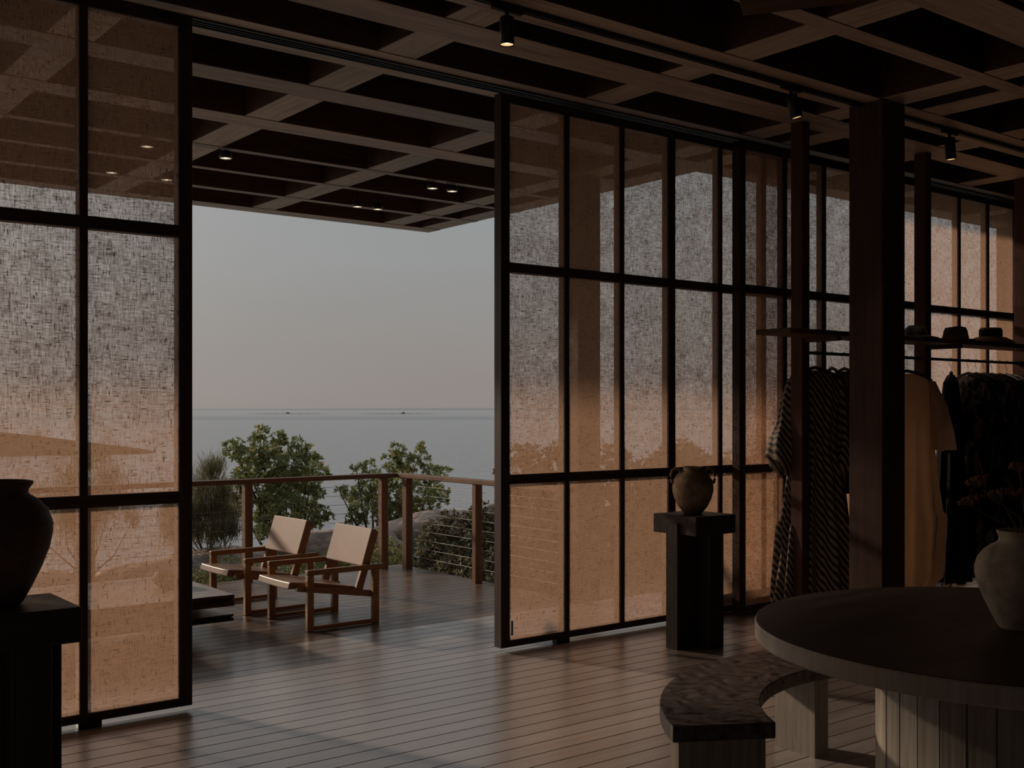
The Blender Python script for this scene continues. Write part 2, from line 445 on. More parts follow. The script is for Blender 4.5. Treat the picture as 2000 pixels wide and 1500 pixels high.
for x0, x1 in ((-4.96, -4.68), (-3.26, -2.98), (-1.5, -1.22), (0.2, 0.48), (1.84, 2.12), (3.54, 3.82), (5.24, 5.52), (6.90, 7.18), (7.39, 7.68), (8.52, 8.84), (10.08, 10.34), (11.8, 12.06)):
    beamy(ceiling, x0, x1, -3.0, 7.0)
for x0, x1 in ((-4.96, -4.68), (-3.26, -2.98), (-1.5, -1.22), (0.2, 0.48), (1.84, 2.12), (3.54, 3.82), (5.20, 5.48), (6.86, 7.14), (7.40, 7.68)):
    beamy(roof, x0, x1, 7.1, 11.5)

op = thing('terrace_column', 'square timber column outside, seen through the screen right of the opening', 'column', (7.0, 7.96, -0.45))
obj('shaft', bx(-0.14, 0.14, -0.14, 0.14, 0.0, ZB + 0.45, 0.006), M['column'], op)
obj('footing', bx(-0.2, 0.2, -0.2, 0.2, -0.2, 0.12, 0.01), M['stone'], op)
# walls --------------------------------------------------------------
obj('wall_back', bx(-2.4, 13.1, -3.3, -3.2, -0.1, 4.2), M['wall'], kind='structure')
obj('wall_left', bx(-6.1, -6.0, -3.2, 7.1, -0.1, 4.2), M['wall'], kind='structure')
obj('wall_right', bx(13.0, 13.1, -3.2, 7.1, -0.1, 4.2), M['wall'], kind='structure')

obj('added_kerb_1', bx(6.42, 13.0, 6.16, 6.26, 0.0, 0.22, 0.004), M['frameX'], kind='structure')  # added kerb outside the right screens, stops light leaking in under them
# columns ------------------------------------------------------------
col = obj('column', bx(6.90, 7.18, 4.61, 4.89, 0, ZB, 0.006), M['column'])
tag(col, 'thick square dark timber column standing behind the round table', 'column')
for x, l in ((6.95, 'slim timber post in front of the striped dress'), (8.62, 'slim timber post just right of the thick column, behind the cream dress'),
             (10.30, 'slim timber post at the far right edge, beside the wide straw hat')):
    o = obj('timber_post', bx(x, x + 0.09, 5.34, 5.45, 0, ZB, 0.004), M['post'])
    tag(o, l, 'post')

# ------------------------------------------------------------------ sliding screens
def screen(name, label, x0, x1, y0, bays, z0=0.03, z1=3.80, last_stile=True, group=None, mull=0.042, stile=0.075, wide=()):
    """frame 8 cm deep; fabric close to the inner face"""
    th = thing(name, label, 'screen', ((x0 + x1) / 2, y0 + 0.04, 0), group=group)
    ox, oy = (x0 + x1) / 2, y0 + 0.04
    def part(nm, a, b, c, d, mat, ya=y0, yb=y0 + 0.08):
        bm = bx(a - ox, b - ox, ya - oy, yb - oy, c, d, 0.003)
        return obj(nm, bm, M[mat], th)
    part('stile', x0, x0 + stile, z0, z1, 'frame'); part('stile', x1 - stile, x1, z0, z1, 'frame')
    zs = [(z0, z0 + 0.045), (1.14, 1.205), (2.59, 2.655), (z1 - 0.06, z1)]
    for a, b in zs: part('rail', x0 + stile, x1 - stile, a, b, 'frameX', y0 + 0.001, y0 + 0.079)
    n = bays
    xs = [x0 + stile + (x1 - x0 - 2 * stile + mull) * i / n for i in range(n + 1)]
    for i in range(1, n):
        w_ = 0.075 if i in wide else mull
        part('mullion', xs[i] - w_, xs[i], z0 + 0.045, z1 - 0.06, 'frame', y0 + 0.002, y0 + 0.078)
    for i in range(n):
        a, b = xs[i] - 0.004, xs[i + 1] - mull + 0.004
        for (za, zb) in ((zs[0][1], zs[1][0]), (zs[1][1], zs[2][0]), (zs[2][1], zs[3][0])):
            bm = bmesh.new()
            yy = y0 + 0.02 - oy
            vs = [bm.verts.new(p) for p in ((a - ox, yy, za - .004), (b - ox, yy, za - .004), (b - ox, yy, zb + .004), (a - ox, yy, zb + .004))]
            bm.faces.new(vs)
            obj('fabric_panel', bm, M['fabric'], th)
    # floor guides
    for gx in (x0 + 0.55, x1 - 0.55):
        obj('floor_guide', bx(gx - 0.06 - ox, gx + 0.06 - ox, y0 - oy - 0.005, y0 + 0.05 - oy, 0.0, 0.035, 0.003), M['black_metal'], th)
    # pull latch near the bottom of each end
    return th
screen('sliding_screen', 'large woven fabric sliding screen at the left, behind the big dark urn', -0.90, 2.365, 5.90, 6)
screen('sliding_screen', 'fabric sliding screen at the far left beyond the frame edge', -2.28, -0.93, 6.04, 3)
screen('sliding_screen', 'fabric sliding screen outside the frame, second from the left wall', -4.15, -2.30, 5.94, 4)
screen('sliding_screen', 'fabric sliding screen outside the frame next to the left wall', -5.98, -4.17, 6.04, 4)
sA = screen('sliding_screen', 'woven fabric sliding screen right of the opening, behind the two handled jar', 4.57, 7.91, 6.00, 6, wide=(3,))
sB = screen('sliding_screen', 'woven fabric sliding screen behind the striped dress, overlapping its neighbour', 6.885, 9.62, 5.90, 5)
sC = screen('sliding_screen', 'golden lit fabric screen at the far right behind the hats', 9.64, 12.95, 5.96, 6)
lt = obj('latch', bx(-0.006, 0.006, -0.01, 0.0, -0.05, 0.05, 0.002), M['track_metal'], sA, label='small metal latch')
lt.location = (4.66 - 6.24, -0.04, 0.16)

# overhead sliding track (dark channel with bright lips)
tr = thing('sliding_track', 'black metal channel track in the header beam above the screens', 'track', (5.0, 6.08, 3.85))
for a, b, mt in ((-0.063, -0.050, 'track_metal'), (-0.02, -0.012, 'track_metal'), (0.012, 0.020, 'track_metal'), (0.050, 0.063, 'track_metal')):
    obj('track_lip', bx(-10.9, 7.9, a, b, -0.012, 0.045), M[mt], tr)
obj('track_bed', bx(-10.9, 7.9, -0.063, 0.063, 0.045, 0.052), M['black_metal'], tr)

# ------------------------------------------------------------------ indoor track lights
tk = thing('light_track', 'thin black lighting track fixed under the ceiling beam', 'track', (7.5, 4.78, 3.85))
obj('track_bar', bx(-5.0, 5.3, -0.018, 0.018, -0.025, 0.0, 0.002), M['black_metal'], tk)
for s in (-0.012, 0.012):
    obj('conductor', bx(-5.0, 5.3, s - 0.002, s + 0.002, -0.028, -0.025), M['track_metal'], tk)
def spot(name, label, loc, tilt=(0, 0), h=0.15, r=0.040):
    th = thing(name, label, 'spotlight', loc, group='black spotlights on the lighting track')
    obj('adapter', bx(-0.10, 0.10, -0.016, 0.016, -0.022, 0.0, 0.003), M['black_metal'], th)
    bm = bmesh.new(); tube(bm, [(0, 0, -0.02), (0, 0, -0.065)], 0.012, 10); obj('stem', bm, M['black_metal'], th)
    R_ = Euler((tilt[0], tilt[1], 0)).to_matrix().to_4x4()
    T_ = Matrix.Translation((0, 0, -0.05)) @ R_
    bm = bmesh.new()
    lathe(bm, [(0.001, 0), (r - .004, 0), (r, -0.004), (r, -h), (r - 0.004, -h), (r - 0.004, -h + 0.022), (0.03, -h + 0.03)], 28)
    bm.transform(T_); obj('housing', fixn(bm), M['black_metal'], th, True)
    bm = bmesh.new(); lathe(bm, [(0.001, -h + 0.012), (0.012, -h + 0.012), (r - 0.004, -h + 0.006)], 28)
    bm.transform(T_); ln = obj('lens', bm, M['lamp_in'], th, label='glowing amber lens')
    bm = bmesh.new(); lathe(bm, [(0.001, -h + 0.009), (0.013, -h + 0.011)], 16)
    bm.transform(T_ @ Matrix.Translation((0, 0, -0.002))); obj('bulb', bm, M['lamp_hot'], ln)
    ld = bpy.data.lights.new('spot_beam', 'SPOT'); ld.energy = 6; ld.spot_size = math.radians(50); ld.spot_blend = 0.6
    ld.color = (1, 0.72, 0.45); ld.shadow_soft_size = 0.03
    lo = bpy.data.objects.new('spot_beam', ld); C.objects.link(lo); lo.parent = th
    lo.matrix_local = T_ @ Matrix.Translation((0, 0, -h - 0.01))
    return th
spot('track_spotlight', 'black cylinder spotlight on the track above the terrace opening', (3.68, 4.78, 3.825), (0, 0))
spot('track_spotlight', 'black cylinder spotlight tilted sideways, left of the thick column', (6.10, 4.78, 3.825), (-0.14, -0.22), 0.16)
spot('track_spotlight', 'black cylinder spotlight right of the thick column', (8.05, 4.78, 3.825), (-0.04, -0.06), 0.17)

# terrace lights ------------------------------------------------------
def cup(label, x, y, z, drop=0.0, grp='small terrace downlights'):
    th = thing('terrace_spotlight', label, 'spotlight', (x, y, z), group=grp)
    r = 0.055
    bm = bmesh.new(); lathe(bm, [(0.001, 0.06), (r * .8, 0.06), (r * .92, 0.05), (r, 0.0), (r - 0.006, 0.0), (r - 0.01, 0.02)], 24)
    obj('housing', fixn(bm), M['black_metal'], th, True)
    bm = bmesh.new(); tube(bm, [(0, 0, 0.055), (0, 0, 0.10 + drop)], 0.01, 8)
    tube(bm, [(-r, 0, 0.02), (-r - .012, 0, 0.06), (-r * .6, 0, 0.10 + drop * .3)], 0.005, 6)
    obj('bracket', bm, M['black_metal'], th)
    bm = bmesh.new(); lathe(bm, [(0.001, 0.008), (r - 0.008, 0.003)], 24)
    ln = obj('lens', bm, M['lamp_out'], th, label='glowing lens')
    bm = bmesh.new(); lathe(bm, [(0.001, 0.002), (0.017, 0.003)], 16); obj('bulb', bm, M['lamp_hot'], ln)
    ld = bpy.data.lights.new('downlight', 'SPOT'); ld.energy = 3; ld.spot_size = math.radians(70); ld.color = (1, .75, .5); ld.shadow_soft_size = 0.03
    lo = bpy.data.objects.new('downlight', ld); C.objects.link(lo); lo.parent = th; lo.location = (0, 0, -0.01)
cup('round terrace downlight seen at the left of the opening, fixed under a beam', 3.87, 8.93, 3.775, -0.03)
cup('left one of the two terrace downlights fixed side by side under a beam', 5.97, 8.93, 3.775, -0.03)
cup('right one of the two terrace downlights fixed side by side under a beam', 6.20, 8.93, 3.775, -0.03)
cup('left one of the pair of terrace downlights nearest the roof edge', 5.72, 9.93, 3.715, 0.30)
cup('right one of the pair of terrace downlights nearest the roof edge', 5.96, 9.93, 3.715, 0.30)
cup('terrace downlight glowing brightest through the left fabric screen', 3.20, 8.93, 3.775, -0.03)
cup('terrace downlight glowing through the left screen, lower left', 3.26, 9.99, 3.75, 0.28)
cup('terrace downlight glowing through the left screen, lower right', 3.76, 9.99, 3.75, 0.28)

# ------------------------------------------------------------------ balustrade
def balustrade(label, pts_post, rail, cables, axis):
    th = thing('balustrade', label, 'railing')
    obj('handrail', rail, M['railX'] if axis == 'X' else M['rail'], th)
    for a in pts_post: obj('post', bx(*a, 0.004), M['rail'], th)
    for z in [0.865 - 0.091 * k for k in range(9)]:
        bm = bmesh.new(); tube(bm, [(cables[0][0], cables[0][1], z), (cables[1][0], cables[1][1], z)], 0.0022, 6)
        obj('cable', bm, M['steel'], th)
balustrade('timber balustrade with wire cables along the sea side of the deck',
           [(4.50, 4.58, 9.93, 10.01, -0.04, 0.94), (6.01, 6.09, 9.93, 10.01, -0.04, 0.94), (3.02, 3.10, 9.93, 10.01, -0.04, 0.94),
            (1.5, 1.58, 9.93, 10.01, -0.04, 0.94), (0.0, 0.08, 9.93, 10.01, -0.04, 0.94)],
           bx(-5.9, 6.27, 9.93, 10.03, 0.94, 0.985, 0.006), [(-5.9, 9.98), (6.05, 9.98)], 'X')
balustrade('timber balustrade with wire cables along the right end of the deck',
           [(6.20, 6.28, 9.76, 9.84, -0.04, 0.94), (6.20, 6.28, 8.54, 8.60, -0.04, 0.94), (6.20, 6.28, 7.26, 7.32, -0.04, 0.94)],
           bx(6.19, 6.29, 7.2, 9.925, 0.94, 0.985, 0.006), [(6.24, 7.3), (6.24, 9.8)], 'Y')

# ------------------------------------------------------------------ lounge chairs
def lounge_chair(label, loc, rz):
    th = thing('lounge_chair', label, 'chair', loc, rz, 'leather armchairs on the terrace')
    for s in (-1, 1):
        ya, yb = (s * 0.345, s * 0.298) if s < 0 else (0.298, 0.345)
        side = obj('side_frame', bx(-0.30, 0.37, ya, yb, 0.415, 0.455, 0.008, 2), M['chair'], th)
        side['label'] = 'flat timber armrest'
        side.name = 'armrest'
        obj('leg', bx(-0.298, -0.245, ya + .002, yb - .002, 0.0, 0.416, 0.004), M['chair'], th)
        obj('leg', bx(0.265, 0.318, ya + .002, yb - .002, 0.0, 0.416, 0.004), M['chair'], th)
        obj('runner', bx(-0.246, 0.266, ya + .004, yb - .004, 0.004, 0.036, 0.003), M['chair'], th)
        # seat rail (sloping)
        bm = bmesh.new()
        y0, y1 = (-0.297, -0.262) if s < 0 else (0.262, 0.297)
        pts = [(-0.36, 0.300), (-0.36, 0.340), (0.31, 0.245), (0.31, 0.195)]
        a = [bm.verts.new((x, y0, z)) for x, z in pts]; b = [bm.verts.new((x, y1, z)) for x, z in pts]
        for i in range(4): bm.faces.new((a[i], a[(i + 1) % 4], b[(i + 1) % 4], b[i]))
        bm.faces.new(a); bm.faces.new(list(reversed(b)))
        obj('seat_rail', fixn(bm), M['chair'], th)
        # back upright
        bm = bmesh.new()
        y0, y1 = (-0.285, -0.255) if s < 0 else (0.255, 0.285)
        pts = [(0.135, 0.25), (0.20, 0.25), (0.345, 0.70), (0.30, 0.715)]
        a = [bm.verts.new((x, y0, z)) for x, z in pts]; b = [bm.verts.new((x, y1, z)) for x, z in pts]
        for i in range(4): bm.faces.new((a[i], a[(i + 1) % 4], b[(i + 1) % 4], b[i]))
        bm.faces.new(a); bm.faces.new(list(reversed(b)))
        obj('back_upright', fixn(bm), M['chair'], th)
    def slab(nm, pts, hw, mat):
        bm = bmesh.new(); n = 10
        cols = []
        for k in range(n + 1):
            y = -hw + 2 * hw * k / n
            sag = 0.004 * (1 - (y / hw) ** 2)
            cols.append([bm.verts.new((x + (sag if nm == 'backrest' else 0), y, z - (sag if nm == 'seat' else 0))) for x, z in pts])
        m_ = len(pts)
        for a, b in zip(cols[:-1], cols[1:]):
            for i in range(m_): bm.faces.new((a[i], a[(i + 1) % m_], b[(i + 1) % m_], b[i]))
        bm.faces.new(cols[0]); bm.faces.new(list(reversed(cols[-1])))
        fixn(bm)
        o = obj(nm, bm, M[mat], th)
        md = o.modifiers.new('round', 'BEVEL'); md.width = 0.009; md.segments = 3; md.limit_method = 'ANGLE'; md.angle_limit = 0.6
        return o
    slab('seat', [(-0.418, 0.318), (-0.402, 0.370), (-0.20, 0.348), (0.16, 0.285), (0.16, 0.262), (-0.35, 0.316)], 0.262, 'leather_seat')
    slab('backrest', [(0.190, 0.440), (0.283, 0.728), (0.330, 0.712), (0.238, 0.432)], 0.292, 'leather')
    return th
lounge_chair('tan leather sling armchair nearer the camera on the terrace', (4.165, 7.785, 0), 0.0)
lounge_chair('tan leather sling armchair farther back, partly behind its twin', (4.07, 8.69, 0), math.radians(1.5))

# low table on the deck -------------------------------------------------
th = thing('low_table', 'low table with rough sawn timber edge on the terrace, cut off by the left screen', 'table', (2.5, 7.95, 0))
def jag_slab(x0, x1, y0, y1, z0, z1, seed, amp):
    r = random.Random(seed); bm = bmesh.new()
    n = 26; lv = [0, 0.22, 0.45, 0.5, 0.78, 1.0]
    ring_pts = []
    for i in range(n): ring_pts.append((x0 + (x1 - x0) * i / n, y0, 0, -1))
    for i in range(n): ring_pts.append((x1, y0 + (y1 - y0) * i / n, 1, 0))
    for i in range(n): ring_pts.append((x1 - (x1 - x0) * i / n, y1, 0, 1))
    for i in range(n): ring_pts.append((x0, y1 - (y1 - y0) * i / n, -1, 0))
    rings = []
    for li, l in enumerate(lv):
        base = [0, 0.006, -0.004, -0.018, 0.004, 0.0][li]
        rings.append([bm.verts.new((x + nx * (base + r.uniform(-amp, amp)), y + ny * (base + r.uniform(-amp, amp)), z0 + (z1 - z0) * l)) for x, y, nx, ny in ring_pts])
    m_ = len(ring_pts)
    for a, b in zip(rings[:-1], rings[1:]):
        for i in range(m_): bm.faces.new((a[i], a[(i + 1) % m_], b[(i + 1) % m_], b[i]))
    bm.faces.new(list(reversed(rings[0]))); f = bm.faces.new(rings[-1]); f.material_index = 1
    return bm
obj('table_top', jag_slab(-0.9, 0.765, -0.56, 0.60, 0.270, 0.350, 3, 0.006), [M['rough'], M['slab_top']], th)
obj('lower_slab', jag_slab(-0.9, 0.76, -0.56, 0.62, 0.165, 0.212, 4, 0.001), [M['black_oakX'], M['slab_top']], th)
obj('spacer', bx(-0.5, 0.30, -0.3, 0.3, 0.212, 0.27), M['black_oakX'], th)
for x in (-0.55, 0.30): obj('leg', bx(x, x + 0.13, -0.40, 0.45, 0.0, 0.165, 0.004), M['black_oakX'], th)
# rounded stone bowl on it
bm = bmesh.new(); lathe(bm, [(0.001, 0), (0.06, 0.0), (0.095, 0.03), (0.10, 0.07), (0.085, 0.11), (0.075, 0.112), (0.07, 0.09), (0.001, 0.04)], 28)
o = obj('stone_bowl', fixn(bm), M['stone'], None, True); o.location = (3.02, 8.02, 0.351)
tag(o, 'small round stone bowl on the low terrace table', 'bowl')

# ================================================================== outside ground, rocks, sea
def terr(x, y):
    r = 0.0
    ridge = 12.75 + 0.15 * math.sin(x * 0.9)
    crest = -0.16 + 0.045 * (x - 5) + 0.03 * math.sin(x * 2.3)
    if y < ridge:
        k = max(0, min(1, (y - 11.2) / (ridge - 11.2)))
        z = -0.34 + (crest + 0.34) * k ** 1.5
    else:
        d = y - ridge
        z = crest - 0.16 * d - 0.035 * d * d
    z += 0.03 * math.sin(x * 5.1 + y * 3.3) * math.cos(y * 4.7 - x)
    return max(z, -12.0)
bm = bmesh.new()
xs = np.linspace(-14, 30, 150); ys = np.concatenate([np.linspace(7.1, 16, 70), np.linspace(16.3, 36, 40)])
grid = [[bm.verts.new((x, y, terr(x, y))) for x in xs] for y in ys]
for j in range(len(ys) - 1):
    for i in range(len(xs) - 1):
        x, y = xs[i], ys[j]
        if x < 6.4 and y < 10.05: continue
        bm.faces.new((grid[j][i], grid[j][i + 1], grid[j + 1][i + 1], grid[j + 1][i]))
for v in [v for v in bm.verts if not v.link_faces]: bm.verts.remove(v)
g = obj('ground', bm, M['soil'], None, True, kind='structure', label='rough scrubby ground sloping down to the sea')

def boulder(label, loc, s, mat, seed, rz=0, group=None, name='boulder'):
    r = random.Random(seed); bm = bmesh.new()
    bmesh.ops.create_icosphere(bm, subdivisions=4, radius=1)
    from mathutils import noise as mn
    for v in bm.verts:
        p = v.co.copy()
        d = 1 + 0.22 * mn.noise(p * 1.3 + Vector((seed * 3.1, 0, 0))) + 0.10 * mn.noise(p * 3.1 + Vector((0, seed * 1.7, 0))) + 0.04 * mn.noise(p * 8)
        q = p * d
        q.z = math.copysign(abs(q.z) ** 0.8, q.z)
        v.co = Vector((q.x * s[0], q.y * s[1], q.z * s[2]))
    o = obj(name, bm, mat, None, True)
    o.location = loc; o.rotation_euler = (0, 0, rz)
    tag(o, label, 'rock', group)
    return o
boulder('long flat topped brown rock ledge beyond the railing, left of the armchairs', (5.2, 12.55, -0.36), (1.25, 0.5, 0.36), M['rock'], 1, 0.1)
boulder('brown rock ledge seen behind the armchair backs, below the leafy tree', (7.1, 12.8, -0.28), (1.15, 0.45, 0.38), M['rock'], 2, 0.05)
boulder('brown rock crest behind the corner railing posts, below the right tree', (8.9, 13.1, -0.22), (1.3, 0.5, 0.42), M['rock'], 5, 0.02)
boulder('dark rock crest showing above the bush at the right of the view', (10.9, 13.2, -0.12), (1.4, 0.6, 0.42), M['rock'], 4, 0.0)
boulder('grey rounded boulder beside the low table, against the left screen', (4.62, 11.75, -0.30), (0.52, 0.42, 0.30), M['rock_grey'], 6, 0.4)
boulder('brown rock beyond the deck behind the left screen', (2.6, 12.5, -0.42), (1.5, 0.5, 0.36), M['rock'], 7, 0.0)

# sea ------------------------------------------------------------------
m, t, out = newmat('hazy_sea_water')
tcx = t.nodes.new('ShaderNodeTexCoord')
b1 = noise(t, 1.0, mapscale=(0.35, 0.7, 1), detail=6, rough=0.6)
b2 = noise(t, 1.0, mapscale=(0.02, 0.05, 1), detail=4)
# wide darker band on the far water
rotm = t.nodes.new('ShaderNodeMapping'); rotm.inputs['Rotation'].default_value = (0, 0, math.radians(37.85)); rotm.inputs['Scale'].default_value = (1, 1, 1)
t.links.new(tcx.outputs['Object'], rotm.inputs['Vector'])
rs = t.nodes.new('ShaderNodeMapping'); rs.inputs['Scale'].default_value = (0.00022, 0.0035, 1)
t.links.new(rotm.outputs[0], rs.inputs['Vector'])
bn = noise(t, 1.0, vec=rs.outputs[0], detail=3)
sepv = t.nodes.new('ShaderNodeSeparateXYZ'); t.links.new(rotm.outputs[0], sepv.inputs[0])
warp = mathn(t, 'ADD', sepv.outputs['Y'], mathn(t, 'MULTIPLY', mathn(t, 'SUBTRACT', bn, 0.5), 600.0))
bandr = t.nodes.new('ShaderNodeValToRGB'); el = bandr.color_ramp.elements
mrr = t.nodes.new('ShaderNodeMapRange'); mrr.inputs[1].default_value = 0; mrr.inputs[2].default_value = 6000
t.links.new(warp, mrr.inputs[0]); t.links.new(mrr.outputs[0], bandr.inputs['Fac'])
el[0].position = 0.0; el[0].color = (0, 0, 0, 1); el[1].position = 1.0; el[1].color = (0.0, 0.0, 0.0, 1)
for p_, v_ in ((0.205, 0.0), (0.235, 1.0), (0.30, 1.0), (0.37, 0.0)):
    k = el.new(p_); k.color = (v_, v_, v_, 1)
band = bandr.outputs[0]
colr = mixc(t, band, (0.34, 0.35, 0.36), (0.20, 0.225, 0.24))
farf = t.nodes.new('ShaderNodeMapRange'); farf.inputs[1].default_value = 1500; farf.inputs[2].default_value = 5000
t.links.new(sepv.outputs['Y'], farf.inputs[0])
colr = mixc(t, farf.outputs[0], colr, (0.38, 0.375, 0.37))  # haze put into the colour: water pales with distance
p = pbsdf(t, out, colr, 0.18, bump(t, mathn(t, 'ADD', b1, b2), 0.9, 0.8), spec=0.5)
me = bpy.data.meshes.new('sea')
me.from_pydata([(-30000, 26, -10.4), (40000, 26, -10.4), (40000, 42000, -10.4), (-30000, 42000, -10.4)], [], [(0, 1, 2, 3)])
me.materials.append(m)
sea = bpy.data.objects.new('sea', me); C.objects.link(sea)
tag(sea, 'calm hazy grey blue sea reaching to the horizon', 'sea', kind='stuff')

def hazemat(name, col):
    m, t, out = newmat(name)
    pbsdf(t, out, col, 1.0, None, spec=0.0); return m
def ridge(name, label, cat, a, b, hfun, mat, depth=200, base=-10.5, n=90):
    bm = bmesh.new(); A = Vector(a); B = Vector(b); d = (B - A).normalized(); nn = Vector((-d.y, d.x, 0)) * depth
    fr, tp, bk = [], [], []
    for i in range(n + 1):
        f = i / n; p = A.lerp(B, f); hh = hfun(f)
        fr.append(bm.verts.new((p.x, p.y, base))); 
        q = p + nn * 0.5; tp.append(bm.verts.new((q.x, q.y, base + hh)))
        q = p + nn; bk.append(bm.verts.new((q.x, q.y, base)))
    for i in range(n):
        bm.faces.new((fr[i], fr[i + 1], tp[i + 1], tp[i])); bm.faces.new((tp[i], tp[i + 1], bk[i + 1], bk[i]))
    o = obj(name, bm, mat, None, True); tag(o, label, cat); return o
hz1 = simple('hazy_far_hills', (0.42, 0.44, 0.45), 1.0, amt=0.03, nscale=0.001, spec=0.0)  # pale grey-blue base colour stands in for the distance haze
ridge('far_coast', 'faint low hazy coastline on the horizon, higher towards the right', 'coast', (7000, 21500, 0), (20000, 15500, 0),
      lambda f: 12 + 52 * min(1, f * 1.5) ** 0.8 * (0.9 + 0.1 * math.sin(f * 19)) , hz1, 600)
isl = simple('dark_islet_rock', (0.10, 0.11, 0.11), 1.0, amt=0.1, spec=0.0)
def islh(c, w, hgt, low):
    return lambda f: (low * max(0, 1 - abs(2 * f - 1) ** 4) * (0.75 + 0.25 * math.sin(f * 60)) + hgt * math.exp(-((f - c) / w) ** 2))
ridge('islet', 'thin dark islet on the sea near the left tree', 'islet', (1345, 2966, 0), (1530, 2823, 0), islh(0.5, 0.02, 4.5, 1.1), isl, 30, -10.4, 160)
ridge('islet', 'longer thin dark islet on the sea above the right tree', 'islet', (1598, 2769, 0), (1771, 2635, 0), islh(0.58, 0.018, 5.0, 1.3), isl, 30, -10.4, 160)
head = simple('headland_scrub', (0.10, 0.085, 0.06), 1.0, amt=0.3, nscale=0.05, spec=0.0)
ridge('headland', 'dark headland sloping to the sea, seen through the left screen', 'hill', (-60, 330, 0), (112, 296, 0),
      lambda f: 22.0 * (1 - f) ** 0.9 + 0.4 * math.sin(f * 40) * (1 - f), head, 60)

# ================================================================== plants
def leafmesh(name, centers, per, L, W, spread, seed, mat, parent, up=0.5, rosette=7, shell=0.55):
    """rosettes of slim folded leaves filling lobes"""
    rg = np.random.default_rng(seed)
    V = []; F = []
    for (cx, cy, cz, r) in centers:
        n = max(4, int(per * (r / 0.15) ** 2))
        d = rg.normal(size=(n, 3)); d /= np.linalg.norm(d, axis=1)[:, None]
        rad = r * (shell + (1 - shell) * rg.random(n) ** 0.6) * spread
        pc = np.array([cx, cy, cz]) + d * rad[:, None] * np.array([1, 1, 1.0])
        for k in range(n):
            ax = d[k] * 0.7 + np.array([0, 0, up]) + rg.normal(size=3) * 0.25
            ax /= np.linalg.norm(ax)
            t1 = np.cross(ax, [0.3, 0.9, 0.1]); t1 /= np.linalg.norm(t1); t2 = np.cross(ax, t1)
            for j in range(rosette):
                a = 2 * PI * j / rosette + rg.random() * 0.5
                o_ = t1 * math.cos(a) + t2 * math.sin(a)
                dd = o_ * 0.85 + ax * (0.25 + 0.7 * rg.random()); dd /= np.linalg.norm(dd)
                s = np.cross(dd, ax); s /= (np.linalg.norm(s) + 1e-9)
                l = L * (0.7 + 0.6 * rg.random()); w_ = W * (0.8 + 0.4 * rg.random())
                b = pc[k] + dd * l * 0.08
                i0 = len(V)
                V += [b, b + dd * l * 0.55 + s * w_, b + dd * l, b + dd * l * 0.55 - s * w_]
                F.append((i0, i0 + 1, i0 + 2, i0 + 3))
    me = bpy.data.meshes.new(name)
    me.from_pydata([tuple(v) for v in V], [], F); me.materials.append(mat)
    o = bpy.data.objects.new(name, me); C.objects.link(o); o.parent = parent; o['kind'] = 'stuff'
    return o
def branches(name, base, tips, parent, r0, seed, inv):
    r = random.Random(seed)
    bm = bmesh.new(); B = Vector(base)
    for tx in tips:
        T = Vector(tx); mid = B.lerp(T, 0.5) + Vector((r.uniform(-.1, .1), r.uniform(-.1, .1), -0.06))
        tube(bm, [B - inv, B.lerp(mid, .5) - inv, mid - inv, mid.lerp(T, .5) - inv, T - inv], [r0, r0 * .75, r0 * .5, r0 * .35, r0 * .15], 6)
    obj(name, bm, M['bark'], parent)
T1 = [(6.49, 14.67, 1.11, 0.14), (6.93, 15.31, 0.94, 0.14), (7.13, 15.24, 1.31, 0.11), (6.89, 14.78, 1.15, 0.12), (7.04, 15.0, 0.98, 0.15), (7.3, 14.95, 1.22, 0.1), (7.42, 15.14, 1.04, 0.14), (7.75, 15.26, 1.17, 0.07), (7.46, 14.63, 1.04, 0.13), (7.63, 14.58, 1.02, 0.1), (8.05, 15.3, 0.83, 0.13), (7.18, 14.94, 0.79, 0.24), (6.99, 15.24, 0.75, 0.19), (7.31, 14.55, 0.81, 0.21), (7.76, 14.95, 0.62, 0.19), (7.47, 15.2, 0.51, 0.29), (6.85, 14.76, 0.52, 0.22), (7.91, 15.4, 0.32, 0.22), (8.2, 15.36, 0.66, 0.12), (7.73, 14.58, 0.49, 0.11), (7.24, 14.57, 0.26, 0.26), (7.14, 15.04, 0.16, 0.19), (7.99, 15.4, 0.08, 0.17), (7.94, 14.89, 0.1, 0.12), (7.75, 14.74, -0.01, 0.11), (8.09, 14.93, 0.02, 0.06), (6.88, 14.58, -0.01, 0.14), (6.65, 14.75, 0.67, 0.14), (6.59, 14.94, 0.45, 0.16), (6.73, 15.0, 0.26, 0.15), (7.09, 14.76, 0.03, 0.18)]
